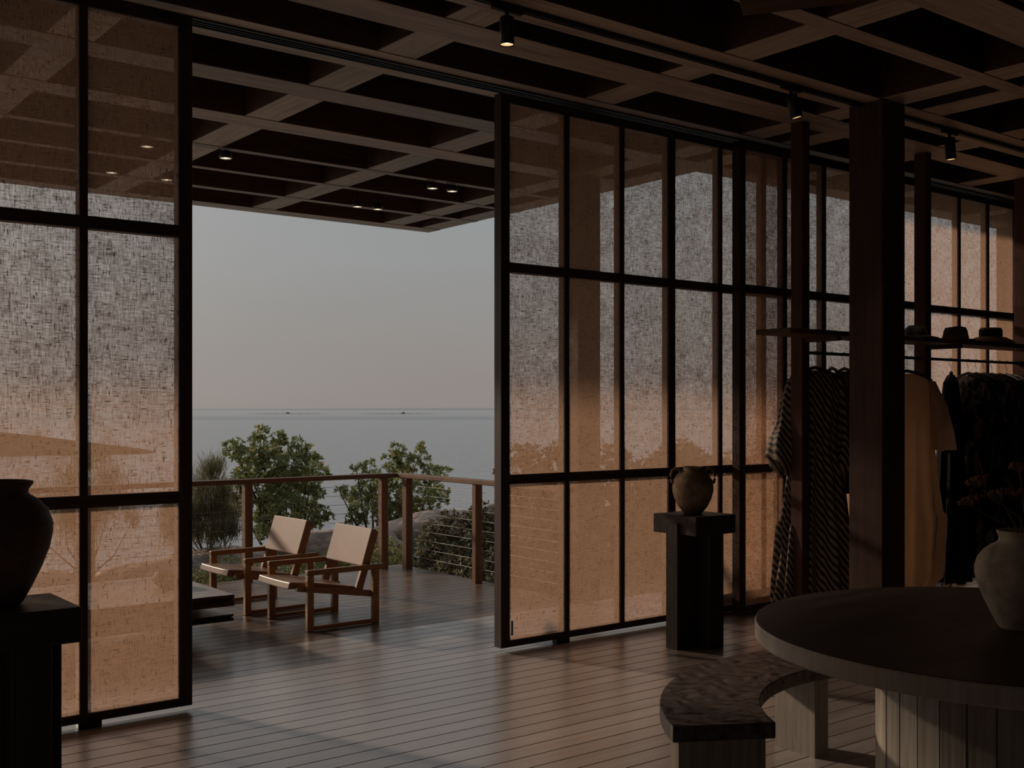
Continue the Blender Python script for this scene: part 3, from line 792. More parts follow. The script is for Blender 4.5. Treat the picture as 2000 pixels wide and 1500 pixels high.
T2 = [(8.16, 14.21, 0.83, 0.07), (8.55, 14.78, 0.68, 0.08), (8.69, 14.71, 0.78, 0.1), (8.92, 14.3, 1.03, 0.11), (8.95, 14.5, 0.87, 0.13), (9.15, 14.46, 0.83, 0.14), (9.56, 14.62, 1.03, 0.09), (9.67, 14.73, 0.88, 0.1), (9.14, 14.18, 0.84, 0.12), (9.4, 14.12, 0.68, 0.14), (10.0, 14.77, 0.65, 0.08), (9.92, 14.45, 0.68, 0.06), (9.31, 14.71, 0.57, 0.22), (8.62, 14.1, 0.67, 0.15), (8.56, 14.46, 0.54, 0.18), (8.3, 14.68, 0.41, 0.1), (7.94, 14.28, 0.45, 0.07), (8.58, 14.86, 0.32, 0.14), (8.87, 14.82, 0.31, 0.2), (8.81, 14.12, 0.36, 0.21), (9.21, 14.12, 0.41, 0.2), (9.77, 14.53, 0.41, 0.11), (10.18, 14.85, 0.37, 0.08), (9.68, 14.4, 0.26, 0.11), (9.74, 14.27, 0.25, 0.06), (9.23, 14.44, 0.16, 0.19), (8.54, 14.12, 0.18, 0.17), (8.24, 14.28, 0.15, 0.12), (8.26, 14.45, 0.02, 0.11), (8.41, 14.5, -0.03, 0.09), (9.27, 14.29, 0.09, 0.11), (9.58, 14.28, 0.14, 0.07), (8.86, 14.28, 0.08, 0.15)]
SH = [(5.17, 12.38, 0.91, 0.13), (5.45, 12.81, 0.94, 0.09), (5.23, 12.76, 0.67, 0.15), (5.33, 12.45, 0.66, 0.15), (5.11, 12.6, 0.45, 0.17), (5.35, 12.57, 0.41, 0.18), (5.56, 12.69, 0.35, 0.12), (5.18, 12.77, 0.19, 0.17), (5.26, 12.36, 0.19, 0.17), (5.43, 12.32, 0.21, 0.1), (4.91, 12.8, 0.44, 0.17), (4.84, 12.56, 0.23, 0.17)]
BU = [(6.62, 9.94, 0.36, 0.09), (7.02, 10.44, 0.26, 0.14), (7.26, 10.38, 0.31, 0.15), (6.94, 10.03, 0.47, 0.08), (7.41, 10.2, 0.4, 0.13), (7.6, 10.16, 0.31, 0.15), (6.86, 10.31, 0.12, 0.16), (7.2, 10.4, 0.02, 0.2), (7.21, 9.92, 0.07, 0.23), (7.42, 9.87, 0.03, 0.2), (6.88, 10.44, -0.1, 0.16), (6.96, 10.15, -0.16, 0.2), (7.4, 10.38, -0.22, 0.23), (7.37, 9.85, -0.24, 0.23), (6.6, 10.16, -0.1, 0.08), (7.6, 10.36, 0.47, 0.11), (7.67, 10.01, 0.49, 0.14), (8.17, 10.51, 0.12, 0.24), (8.14, 10.48, -0.24, 0.27),
      (6.75, 9.3, -0.1, 0.2), (6.8, 9.75, -0.15, 0.22), (7.1, 9.2, 0.0, 0.25), (7.5, 9.3, 0.1, 0.25), (6.75, 8.8, -0.16, 0.2), (7.2, 8.7, -0.08, 0.25), (7.7, 9.6, 0.2, 0.22), (6.75, 8.3, -0.15, 0.2), (7.9, 9.0, 0.1, 0.25)]
GR = [(4.44, 10.82, -0.11, 0.08), (4.72, 11.17, -0.07, 0.08), (4.88, 11.13, -0.0, 0.09), (4.65, 10.88, -0.14, 0.08), (4.9, 11.0, -0.12, 0.1), (5.14, 11.08, -0.02, 0.08), (5.23, 11.14, -0.12, 0.1), (5.27, 10.8, -0.02, 0.09), (5.59, 10.76, -0.05, 0.09), (5.95, 11.17, -0.16, 0.08), (6.01, 10.97, 0.0, 0.09), (6.19, 11.13, -0.09, 0.09), (6.14, 10.75, -0.07, 0.09), (6.47, 10.97, -0.03, 0.1), (6.65, 11.11, -0.15, 0.09), (6.4, 10.86, 0.04, 0.1), (6.07, 11.2, -0.11, 0.07), (4.34, 10.77, -0.04, 0.09), (5.53, 10.76, -0.02, 0.1), (6.77, 11.02, 0.0, 0.12), (6.95, 11.22, -0.1, 0.1)]

t1 = thing('leafy_tree', 'taller leafy green tree against the sea, behind the left railing post', 'tree', (7.45, 15.0, -0.75))
iv = Vector(t1.location)
def shift(l, iv): return [(a - iv.x, b - iv.y, c - iv.z, r) for a, b, c, r in l]
leafmesh('foliage', shift(T1, iv), 38, 0.072, 0.016, 1.05, 1, M['leaf1'], t1, rosette=8)
branches('trunk', (7.45, 15.0, -0.85), [(a, b, c) for a, b, c, r in T1[::2]], t1, 0.035, 2, iv)
t2 = thing('leafy_tree', 'smaller leafy green tree against the sea, behind the corner posts', 'tree', (8.7, 14.45, -0.5))
iv = Vector(t2.location)
leafmesh('foliage', shift(T2, iv), 38, 0.066, 0.015, 1.05, 3, M['leaf1'], t2, rosette=8)
branches('trunk', (8.6, 14.45, -0.6), [(a, b, c) for a, b, c, r in T2[::2]], t2, 0.028, 4, iv)

# feathery shrub: fans of fine upright needles
def feather(name, lobes, per, L, seed, mat, parent, iv):
    rg = np.random.default_rng(seed); V = []; F = []
    for cx, cy, cz, r in lobes:
        n = int(per * (r / 0.15) ** 2)
        for k in range(n):
            p = np.array([cx - iv.x, cy - iv.y, cz - iv.z]) + rg.normal(size=3) * r * 0.5
            dd = np.array([rg.normal() * 0.35, rg.normal() * 0.35, 1.0]); dd /= np.linalg.norm(dd)
            s = np.cross(dd, rg.normal(size=3)); s /= np.linalg.norm(s) + 1e-9
            l = L * (0.6 + 0.8 * rg.random()); w_ = 0.0035
            i0 = len(V); V += [p - s * w_, p + s * w_, p + dd * l]; F.append((i0, i0 + 1, i0 + 2))
    me = bpy.data.meshes.new(name); me.from_pydata([tuple(v) for v in V], [], F); me.materials.append(mat)
    o = bpy.data.objects.new(name, me); C.objects.link(o); o.parent = parent; o['kind'] = 'stuff'
sh = thing('feathery_shrub', 'olive feathery shrub beyond the railing at the left edge of the opening', 'shrub', (5.2, 12.6, -0.1))
feather('foliage', SH, 700, 0.14, 5, M['leaf_feather'], sh, Vector(sh.location))
branches('stems', (5.25, 12.6, -0.2), [(a, b, c) for a, b, c, r in SH], sh, 0.014, 6, Vector(sh.location))
SH2 = [(a - 1.25 + 0.25 * math.sin(i * 3), b + 0.5, c + 0.15, r * 1.2) for i, (a, b, c, r) in enumerate(SH)]
sh2 = thing('feathery_shrub', 'feathery shrub dimly seen through the left screen above the jar', 'shrub', (4.0, 13.1, 0.0))
feather('foliage', SH2, 300, 0.15, 15, M['leaf_feather'], sh2, Vector(sh2.location))
branches('stems', (4.0, 13.1, -0.3), [(a, b, c) for a, b, c, r in SH2], sh2, 0.014, 16, Vector(sh2.location))

bu = thing('dense_bush', 'dense dark bush just outside the right end balustrade', 'bush', (7.2, 9.9, -0.35))
iv = Vector(bu.location)
leafmesh('foliage', shift(BU, iv), 75, 0.045, 0.011, 1.08, 8, M['leaf_bush'], bu, rosette=7)
branches('stems', (7.2, 9.9, -0.4), [(a, b, c) for a, b, c, r in BU[::2]], bu, 0.02, 9, iv)
for i in range(len(GR)):
    pass
rh = random.Random(11)
HD = [(x, 10.6 + 0.5 * math.sin(x * 1.7), z, 0.34 + rh.uniform(-.05, .06)) for x in [8.75 + 0.42 * i for i in range(13)] for z in (-0.05, 0.38, 0.76 + 0.14 * math.sin(x * 2.9))]
hd = thing('scrub_thicket', 'tall dark scrub thicket outside, dimly seen through the screen behind the small jar', 'bush', (11.2, 10.6, -0.35))
leafmesh('foliage', shift(HD, Vector(hd.location)), 32, 0.075, 0.022, 1.05, 31, M['leaf_bush'], hd, rosette=6)
branches('stems', (11.0, 10.6, -0.4), [(a, b, c) for a, b, c, r in HD[::3]], hd, 0.03, 32, Vector(hd.location))
glabels = [('low yellow green groundcover clump behind the near legs of the far armchair', GR[0:7]),
           ('low yellow green groundcover clump seen between the two armchairs', GR[7:13]),
           ('low yellow green groundcover clump left of the corner posts', GR[13:21])]
for k, (lb, lob) in enumerate(glabels):
    cx = sum(l[0] for l in lob) / len(lob)
    gp = thing('groundcover', lb, 'plant', (cx, 10.95, -0.36))
    leafmesh('foliage', shift([(a, b, c - 0.05, r * 1.6) for a, b, c, r in lob] + [(a + .1, b - .1, c - 0.16, r * 1.3) for a, b, c, r in lob], Vector(gp.location)), 60, 0.040, 0.009, 1.1, 20 + k, M['leaf_low'], gp, rosette=7, up=0.9)
# upright spurge-like plant at the right edge
up = thing('upright_plant', 'upright leafy plant rising above the bush at the right edge of the opening', 'plant', (7.55, 9.6, -0.1))
for k, (dx, dy, top) in enumerate(((-0.12, 0.0, 0.86), (0.0, 0.05, 0.80), (0.10, -0.04, 0.74), (0.2, 0.02, 0.84), (-0.2, 0.05, 0.70))):
    bm = bmesh.new(); tube(bm, [(dx * 0.5, dy, 0.1), (dx, dy, top)], 0.005, 5)
    st = obj('stem', bm, M['bark'], up)
    leafmesh('leaves', [(dx, dy, 0.3 + q * 0.055, 0.012) for q in range(int((top - 0.3) / 0.055))], 180, 0.055, 0.010, 1.0, 40 + k, M['leaf_low'], st, up=1.2, rosette=3)

# ================================================================== pedestals and jars
def pedestal(label, x0, y0):
    th = thing('wooden_pedestal', label, 'pedestal', (x0, y0, 0))
    obj('top_slab', bx(0, 0.405, 0, 0.405, 0.79, 0.92, 0.004), M['black_oakX'], th)
    obj('leg', bx(-0.022, 0.375, 0.15, 0.262, 0.0, 0.868, 0.004), M['black_oak'], th)
    obj('leg', bx(0.165, 0.305, 0.022, 0.148, 0.0, 0.79, 0.004), M['black_oak'], th)
    obj('leg', bx(0.165, 0.305, 0.264, 0.39, 0.0, 0.79, 0.004), M['black_oak'], th)
    return th
pedestal('black wooden pedestal carrying the small two handled jar', 5.60, 5.18)
pedestal('black wooden pedestal at the left edge carrying the big dark urn', 0.868, 4.23)
# big urn
urn = thing('terracotta_urn', 'big dark round bellied urn at the left edge', 'urn', (1.02, 4.46, 0.9215))
bm = bmesh.new()
prof = [(0.001, 0.0), (0.090, 0.0), (0.104, 0.012), (0.135, 0.07), (0.168, 0.14), (0.196, 0.215), (0.207, 0.275), (0.205, 0.31), (0.188, 0.355), (0.158, 0.39), (0.128, 0.408), (0.120, 0.418),
        (0.122, 0.432), (0.138, 0.452), (0.137, 0.460), (0.128, 0.462), (0.112, 0.44), (0.108, 0.41), (0.15, 0.37), (0.19, 0.29), (0.15, 0.12), (0.001, 0.05)]
lathe(bm, prof, 56); obj('body', fixn(bm), M['urn'], urn, True)
bm = bmesh.new(); lathe(bm, [(0.2055, 0.292), (0.2085, 0.297), (0.2065, 0.302)], 56); lathe(bm, [(0.189, 0.352), (0.1925, 0.356), (0.186, 0.361)], 56)
obj('incised_band', bm, M['urn'], urn, True)
# small two-handled jar
jar = thing('two_handled_jar', 'small brown terracotta jar with two loop handles on the pedestal', 'jar', (5.79, 5.385, 0.9215), math.radians(-37.85))
bm = bmesh.new()
prof = [(0.001, 0), (0.058, 0.0), (0.068, 0.008), (0.104, 0.055), (0.130, 0.11), (0.142, 0.16), (0.143, 0.195), (0.134, 0.236), (0.110, 0.272), (0.082, 0.296), (0.068, 0.305), (0.064, 0.312),
        (0.070, 0.325), (0.074, 0.330), (0.066, 0.331), (0.056, 0.315), (0.055, 0.30), (0.10, 0.25), (0.12, 0.19), (0.001, 0.03)]
lathe(bm, prof, 48); obj('body', fixn(bm), M['amphora'], jar, True)
for s in (-1, 1):
    bm = bmesh.new()
    pts = [(s * 0.085, 0, 0.293), (s * 0.105, 0, 0.315), (s * 0.128, 0, 0.316), (s * 0.146, 0, 0.298), (s * 0.155, 0, 0.268), (s * 0.152, 0, 0.238), (s * 0.141, 0, 0.212)]
    tube(bm, pts, [0.012, 0.010, 0.0095, 0.0095, 0.0095, 0.010, 0.013], 10)
    obj('handle', bm, M['amphora'], jar, True)

# ================================================================== round table, bench
TC = (4.48, 2.335)
tb = thing('round_table', 'large round dark wood table at the lower right', 'table', (TC[0], TC[1], 0))
bm = bmesh.new(); R_ = 1.078; n = 120
lathe(bm, [(0.001, 0.665), (R_ - 0.03, 0.665), (R_ - 0.006, 0.672), (R_, 0.680)], n)
lathe(bm, [(R_, 0.680), (R_, 0.742), (R_ - 0.003, 0.748), (R_ - 0.008, 0.75)], n)
lathe(bm, [(R_ - 0.008, 0.75), (R_ * 0.5, 0.75), (0.001, 0.75)], n)
bmesh.ops.remove_doubles(bm, verts=bm.verts[:], dist=0.0005)
for f in bm.faces:
    c_ = f.calc_center_median()
    if c_.z < 0.749 and math.hypot(c_.x, c_.y) > R_ - 0.02: f.material_index = 1
tt = obj('table_top', fixn(bm), [M['table_top'], M['rim']], tb)
# base drum of vertical staves
ns = 34; rb = 0.575
bm = bmesh.new()
prism(bm, [((rb - 0.05) * math.cos(2 * PI * i / 48), (rb - 0.05) * math.sin(2 * PI * i / 48)) for i in range(48)], 0.0, 0.66)
obj('base_core', fixn(bm), M['black_oak'], tb)
w0 = 2 * rb * math.sin(PI / ns)
stave = None
for i in range(ns):
    if stave is None:
        stave = obj('stave', bx(-0.02, 0.02, -w0 / 2 + 0.0015, w0 / 2 - 0.0015, 0.0, 0.664, 0.003), M['table_edge'], tb)
        s_ = stave
    else:
        s_ = stave.copy(); C.objects.link(s_); s_.parent = tb
    a = 2 * PI * (i + 0.3) / ns; rr = rb - 0.02 + rnd.uniform(-0.003, 0.003)
    s_.location = (rr * math.cos(a), rr * math.sin(a), 0); s_.rotation_euler = (0, 0, a)

bn = thing('curved_bench', 'dark curved wooden bench wrapping the round table', 'bench', (4.30, 2.33, 0))
def arc_slab(r0, r1, a0, a1, z0, z1, seg=48):
    pts = [(r1 * math.cos(a0 + (a1 - a0) * i / seg), r1 * math.sin(a0 + (a1 - a0) * i / seg)) for i in range(seg + 1)]
    pts += [(r0 * math.cos(a1 + (a0 - a1) * i / seg), r0 * math.sin(a1 + (a0 - a1) * i / seg)) for i in range(seg + 1)]
    bm = bmesh.new(); prism(bm, pts, z0, z1); return fixn(bm)
D = math.radians
o = obj('bench_seat', arc_slab(0.945, 1.36, D(68), D(150.2), 0.366, 0.43), [M['bench_top']], bn)
md = o.modifiers.new('edge', 'BEVEL'); md.width = 0.004; md.segments = 2; md.limit_method = 'ANGLE'; md.angle_limit = 0.9
for a0, a1, r0, r1 in ((144.0, 149.9, 0.985, 1.335), (81.0, 86.4, 0.95, 1.20)):
    obj('leg', arc_slab(r0, r1, D(a0), D(a1), 0.0, 0.366, 4), M['table_edge'] , bn)

# vase with dried flowers
vz = thing('stoneware_vase', 'round shouldered grey brown vase with dried flowers on the round table', 'vase', (4.475, 2.33, 0.7505))
bm = bmesh.new()
prof = [(0.001, 0), (0.088, 0.0), (0.096, 0.008), (0.118, 0.05), (0.150, 0.115), (0.176, 0.18), (0.186, 0.225), (0.186, 0.25), (0.176, 0.285), (0.155, 0.315), (0.125, 0.338), (0.103, 0.350), (0.094, 0.358),
        (0.092, 0.375), (0.100, 0.394), (0.103, 0.400), (0.097, 0.403), (0.084, 0.385), (0.080, 0.36), (0.15, 0.29), (0.165, 0.22), (0.001, 0.04)]
lathe(bm, prof, 56); obj('body', fixn(bm), M['vase'], vz, True)
def umbel(label, base, elbow, top, rad, seed, parent_loc):
    th = thing('dried_flower', label, 'dried flower', base, group='dried flower stems in the vase')
    B = Vector(base); r = random.Random(seed)
    bm = bmesh.new()
    T = Vector(top) - B; E_ = Vector(elbow) - B
    tube(bm, [(0, 0, 0), E_ * 0.5 + Vector((0, 0, .01)), E_, E_.lerp(T, .5), T], [0.0035, 0.0032, 0.003, 0.0026, 0.0022], 6)
    ax = (T - E_).normalized() * 0.5 + Vector((0, 0, 0.8)); ax.normalize()
    a1 = ax.cross(Vector((0, 1, 0.1))).normalized(); a2 = ax.cross(a1)
    ends = []
    for k in range(17):
        a = k * 2.4; rr = rad * math.sqrt((k + 0.5) / 17)
        P = T + a1 * rr * math.cos(a) + a2 * rr * math.sin(a) + ax * (0.030 + 0.012 * (1 - (rr / rad) ** 2)) + Vector([r.uniform(-.004, .004) for _ in range(3)])
        tube(bm, [T, T.lerp(P, .5) + ax * 0.002, P], [0.0012, 0.001, 0.001], 4); ends.append(P)
    obj('stalk', bm, M['dry_stem'], th)
    bm = bmesh.new()
    for P in ends:
        for q in range(11):
            d = Vector((r.gauss(0, 1), r.gauss(0, 1), r.gauss(0, 1) + .5)).normalized()
            c_ = P + d * 0.008 * r.uniform(.5, 1.2); s = r.uniform(0.0025, 0.0048)
            bmesh.ops.create_icosphere(bm, subdivisions=1, radius=s, matrix=Matrix.Translation(c_) @ Matrix.Diagonal((1, 1, 1.3, 1)))
    obj('flower_head', bm, M['dry_flower'], th, kind='stuff')
VL = (4.475, 2.33, 0)
def vp(right, fwd, z):   # offset from the vase axis along the room diagonal
    return (VL[0] + right * 0.79 + fwd * 0.61, VL[1] - right * 0.61 + fwd * 0.79, z)
umbel('dried flower umbel reaching farthest left out of the vase, lowest one', vp(-0.03, 0.0, 0.95), vp(-0.055, .01, 1.17), vp(-0.200, 0.02, 1.245), 0.050, 1, VL)
umbel('highest of the dried umbels leaning left from the vase', vp(0.02, 0.02, 0.95), vp(0.0, .02, 1.20), vp(-0.165, 0.03, 1.325), 0.050, 2, VL)
umbel('dried umbel in the middle of the left leaning bunch', vp(-0.005, -0.02, 0.95), vp(-0.035, -.02, 1.165), vp(-0.098, -0.02, 1.275), 0.048, 3, VL)
umbel('tall dried umbel at the right edge above the vase', vp(0.03, 0.0, 0.95), vp(0.01, 0, 1.2), vp(-0.012, 0.0, 1.385), 0.042, 4, VL)
umbel('dried umbel at the right edge just below the tall one', vp(0.04, -0.02, 0.95), vp(0.03, -0.02, 1.16), vp(0.0, -0.02, 1.275), 0.046, 5, VL)

# ================================================================== clothes rack
RY = 5.40
shf = thing('wall_shelf', 'long thin dark timber shelf carrying hats above the clothes', 'shelf', (9.5, 5.14, 2.195))
obj('board', bx(-3.1, 3.0, -0.12, 0.195, 0.0, 0.038, 0.004), M['shelf'], shf)
for x in (-2.53, -0.86, 0.82):
    obj('bracket', bx(x, x + 0.05, -0.10, 0.195, -0.032, 0.0, 0.003), M['shelf'], shf)
rk = thing('clothes_rail', 'thin black metal rail holding the row of clothes', 'rail', (9.5, RY, 2.09))
bm = bmesh.new(); tube(bm, [(-2.455, 0, 0), (0.79, 0, 0)], 0.013, 10)
obj('rod', bm, M['black_metal'], rk, True)
for x in (-2.458, -0.79, 0.78):
    bm = bmesh.new(); tube(bm, [(x, 0, 0), (x + 0.012, 0, 0)], 0.03, 12); obj('end_plate', bm, M['black_metal'], rk)

def hanger(label, x, yaw, z=2.09):
    th = thing('clothes_hanger', label, 'hanger', (x, RY, z), yaw, 'hangers on the clothes rail')
    bm = bmesh.new()
    pts = [(0, 0.016 * math.cos(a), 0.016 * math.sin(a) - 0.002) for a in [PI * (1.15 - 0.13 * i) for i in range(9)]]
    pts = [(0, -0.017, -0.008), (0, -0.016, 0.008), (0, -0.005, 0.0165), (0, 0.010, 0.014), (0, 0.017, 0.002), (0, 0.014, -0.03), (0, 0.0, -0.055), (0, 0, -0.115)]
    tube(bm, pts, 0.0022, 6); obj('hook', bm, M['black_metal'], th)
    bm = bmesh.new()
    tube(bm, [(-0.205, 0.0, -0.195), (-0.15, 0, -0.165), (-0.07, 0, -0.128), (0, 0, -0.112), (0.07, 0, -0.128), (0.15, 0, -0.165), (0.205, 0, -0.195)], [0.010, .012, .013, .014, .013, .012, .010], 8)
    obj('shoulder_bar', bm, M['hanger'], th, True)
    return th
def cloth(bm, rows, nseg, folds, amp, seed, cx=0, cy=0):
    """rows: (z, half width, half depth, fold strength)"""
    r = random.Random(seed); ph = r.uniform(0, 6); ph2 = r.uniform(0, 6); rings = []
    zt = rows[0][0]
    for (z, hw, hd, fs) in rows:
        ring = []
        for i in range(nseg):
            a = 2 * PI * i / nseg
            k = 1 + fs * amp * (math.sin(folds * a + ph + (zt - z) * 0.8) + 0.5 * math.sin((folds * 1.7 // 1) * a + ph2 - (zt - z) * 1.3))
            ring.append(bm.verts.new((cx + hw * k * math.copysign(abs(math.cos(a)) ** 0.8, math.cos(a)), cy + hd * (k + fs * amp * math.sin(folds * 2 * a + ph2)) * math.sin(a), z)))
        rings.append(ring)
    for a, b in zip(rings[:-1], rings[1:]):
        for i in range(nseg): bm.faces.new((a[i], b[i], b[(i + 1) % nseg], a[(i + 1) % nseg]))
    bm.faces.new(rings[0])
def subrows(keys, n=46):
    out = []
    zs = [k[0] for k in keys]
    for i in range(n + 1):
        z = zs[0] + (zs[-1] - zs[0]) * i / n
        for a, b in zip(keys[:-1], keys[1:]):
            if a[0] >= z >= b[0]:
                f = (a[0] - z) / (a[0] - b[0]); out.append((z,) + tuple(a[q] + (b[q] - a[q]) * f for q in (1, 2, 3))); break
    return out
def garment(name, label, cat, x, yaw, mat, body, sleeves=None, folds=9, amp=0.10, seed=1, group=None, extra=None):
    th = thing(name, label, cat, (x, RY, 2.09), yaw, group)
    bm = bmesh.new(); cloth(bm, subrows(body), 84, folds, amp, seed)
    obj('body', fixn(bm), mat, th, True)
    if sleeves:
        for s in (-1, 1):
            bm = bmesh.new(); n = 26; rings = []
            r = random.Random(seed + s)
            ks = sleeves
            for i in range(n + 1):
                f = i / n * (len(ks) - 1); j = min(int(f), len(ks) - 2); g_ = f - j
                x_, z_, w_, d_ = [ks[j][q] + (ks[j + 1][q] - ks[j][q]) * g_ for q in range(4)]
                ring = []
                for q in range(30):
                    a = 2 * PI * q / 30
                    k = 1 + 0.14 * min(1, f) * math.sin(5 * a + seed + f)
                    ring.append(bm.verts.new((s * (x_ + w_ * k * math.cos(a)), d_ * k * math.sin(a), z_)))
                rings.append(ring)
            for a, b in zip(rings[:-1], rings[1:]):
                for q in range(30): bm.faces.new((a[q], b[q], b[(q + 1) % 30], a[(q + 1) % 30]))
            bm.faces.new(rings[0])
            obj('sleeve', fixn(bm), mat, th, True)
    return th
# striped cloth
m, t, out = newmat('diagonal_striped_silk')
w = t.nodes.new('ShaderNodeTexWave'); w.wave_type = 'BANDS'; w.bands_direction = 'DIAGONAL'
w.inputs['Scale'].default_value = 9.5; w.inputs['Distortion'].default_value = 1.2; w.inputs['Detail'].default_value = 1; w.inputs['Detail Scale'].default_value = 1.5
mm = t.nodes.new('ShaderNodeMapping'); mm.inputs['Scale'].default_value = (1.5, 0.4, 1.0)
tcx = t.nodes.new('ShaderNodeTexCoord'); t.links.new(tcx.outputs['Object'], mm.inputs[0]); t.links.new(mm.outputs[0], w.inputs['Vector'])
c = ramp(t, w.outputs['Fac'], [(0.42, (0.012, 0.010, 0.009)), (0.52, (0.36, 0.29, 0.205))])
pbsdf(t, out, c, 0.5, spec=0.4)
M['striped'] = m
def patterned(name, base, a, b, sc):
    m, t, out = newmat(name)
    f = noise(t, sc, detail=3, mapscale=(1, 1, 0.45)); c = ramp(t, f, [(0.52, base), (0.60, a), (0.66, base), (0.74, b)])
    pbsdf(t, out, c, 0.55, spec=0.4); return m
M['pat1'] = patterned('dark_printed_silk', (0.012, 0.011, 0.013), (0.42, 0.31, 0.24), (0.16, 0.10, 0.08), 12)
M['pat2'] = patterned('dark_blue_printed_silk', (0.010, 0.010, 0.016), (0.14, 0.17, 0.42), (0.34, 0.29, 0.27), 9)
M['pat3'] = patterned('dark_grey_printed_silk', (0.016, 0.014, 0.016), (0.32, 0.28, 0.30), (0.10, 0.10, 0.13), 16)

yawc = math.radians(-37.85)
garment('striped_dress', 'long black and cream diagonal striped dress with puff sleeves', 'dress', 7.19, yawc + 0.15, M['striped'],
        [(-0.135, 0.06, 0.03, .2), (-0.165, 0.14, 0.05, .3), (-0.21, 0.205, 0.065, .4), (-0.33, 0.195, 0.075, .6), (-0.62, 0.165, 0.07, .7), (-0.72, 0.15, 0.07, .9), (-0.95, 0.20, 0.08, 1.2),
         (-1.30, 0.235, 0.09, 1.5), (-1.34, 0.25, 0.10, 1.9), (-1.94, 0.30, 0.12, 2.0)],
        [(0.19, -0.20, 0.035, 0.05), (0.225, -0.36, 0.05, 0.055), (0.245, -0.55, 0.06, 0.06), (0.27, -0.68, 0.095, 0.085), (0.275, -0.80, 0.115, 0.095), (0.265, -0.90, 0.09, 0.08), (0.255, -0.945, 0.045, 0.05)], 11, 0.10, 3)
hanger('dark hanger inside the striped dress', 7.19, yawc + 0.15)
garment('brown_dress', 'dark brown dress hanging right behind the striped dress', 'dress', 7.56, 1.2, M['brown_cloth'],
        [(-0.135, 0.06, 0.03, .2), (-0.19, 0.20, 0.05, .3), (-0.35, 0.21, 0.07, .6), (-0.75, 0.18, 0.07, 1), (-1.10, 0.22, 0.09, 1.4)],
        [(0.20, -0.20, 0.035, 0.04), (0.23, -0.5, 0.05, 0.05), (0.24, -0.85, 0.045, 0.04)], 8, 0.10, 5)
hanger('grey brown hanger in the brown dress beside the thick column', 7.56, 1.2)
hanger('empty dark hanger between the striped and the brown dress', 7.40, 1.0)
garment('cream_dress', 'long cream linen dress with wide sleeves right of the thick column', 'dress', 8.44, -0.76, M['linen'],
        [(-0.135, 0.06, 0.03, .2), (-0.165, 0.14, 0.05, .3), (-0.21, 0.205, 0.07, .4), (-0.60, 0.20, 0.09, .8), (-1.0, 0.22, 0.10, 1.0), (-1.30, 0.235, 0.11, 1.3), (-1.34, 0.255, 0.13, 1.5), (-1.85, 0.235, 0.12, 1.1), (-1.97, 0.17, 0.08, .6)],
        [(0.19, -0.20, 0.04, 0.05), (0.24, -0.40, 0.075, 0.07), (0.27, -0.62, 0.10, 0.085), (0.28, -0.78, 0.12, 0.09)], 7, 0.16, 8)
hanger('dark hanger inside the cream dress', 8.44, -0.76)
garment('black_dress', 'plain long black dress right beside the cream dress', 'dress', 9.12, 0.45, M['black_cloth'],
        [(-0.135, 0.06, 0.03, .2), (-0.20, 0.20, 0.06, .3), (-0.50, 0.20, 0.09, .8), (-1.0, 0.22, 0.11, 1.0), (-1.5, 0.26, 0.13, 1.6), (-1.98, 0.30, 0.15, 1.9)],
        [(0.19, -0.20, 0.035, 0.05), (0.22, -0.50, 0.05, 0.06), (0.235, -0.80, 0.06, 0.06)], 9, 0.10, 10)
hanger('dark hanger inside the plain black dress', 9.12, 0.45)
labs = ['dark printed silk dress hanging next to the plain black one', 'dark blue printed dress in the crowded right part of the rail', 'dark grey striped looking gown in the crowded right part of the rail',
        'dark printed blouse dress behind the dried flowers', 'blue black printed dress near the end of the rail', 'charcoal gown near the end of the rail', 'last dark printed dress at the right edge of the rail']
for i, lb in enumerate(labs):
    x = 9.40 + 0.135 * i
    mt = [M['pat1'], M['pat2'], M['pat3']][i % 3]
    ln = -1.93 + 0.12 * (i % 3)
    garment("hanging_dress", lb, 'dress', x, 1.35 + 0.12 * math.sin(i * 2.1), mt,
            [(-0.135, 0.06, 0.03, .2), (-0.19, 0.20, 0.05, .3), (-0.50, 0.21, 0.042, .8), (-1.0, 0.21, 0.045, 1.1), (ln, 0.24, 0.05, 1.4)],
            [(0.19, -0.20, 0.035, 0.035), (0.215, -0.45, 0.045, 0.04), (0.22, -0.70, 0.04, 0.04)], 10, 0.12, 20 + i, 'dark dresses crowded at the right')
    hanger(['dark hanger nearest the plain black dress in the crowded row', 'second dark hanger right of the plain black dress', 'third dark hanger right of the plain black dress', 'fourth dark hanger right of the plain black dress', 'fifth dark hanger right of the plain black dress', 'sixth dark hanger right of the plain black dress', 'last dark hanger at the right edge of the rail'][i], x, 1.35 + 0.12 * math.sin(i * 2.1))

# hats --------------------------------------------------------------
SZ = 2.2335
def hat(name, label, loc, prof_crown, prof_brim, crown_m, brim_m, band=None, sx=1.0, sy=1.0, dent=0.0, rz=0):
    th = thing(name, label, 'hat', loc, rz); th.scale = (0.93, 0.93, 0.93)
    bm = bmesh.new(); rings = lathe(bm, prof_crown, 44)
    for v in bm.verts:
        v.co.x *= sx; v.co.y *= sy
        if dent and v.co.z > 0.06: v.co.z -= dent * max(0, 1 - (v.co.y / 0.05) ** 2) * max(0, min(1, (v.co.z - 0.06) / 0.03))
    obj('crown', fixn(bm), crown_m, th, True)
    if prof_brim:
        bm = bmesh.new(); lathe(bm, prof_brim, 44)
        for v in bm.verts: v.co.x *= sx; v.co.y *= sy
        obj('brim', fixn(bm), brim_m, th, True)
    if band:
        bm = bmesh.new(); lathe(bm, band[1], 44)
        for v in bm.verts: v.co.x *= sx; v.co.y *= sy
        obj('hat_band', bm, band[0], th, True)
    return th
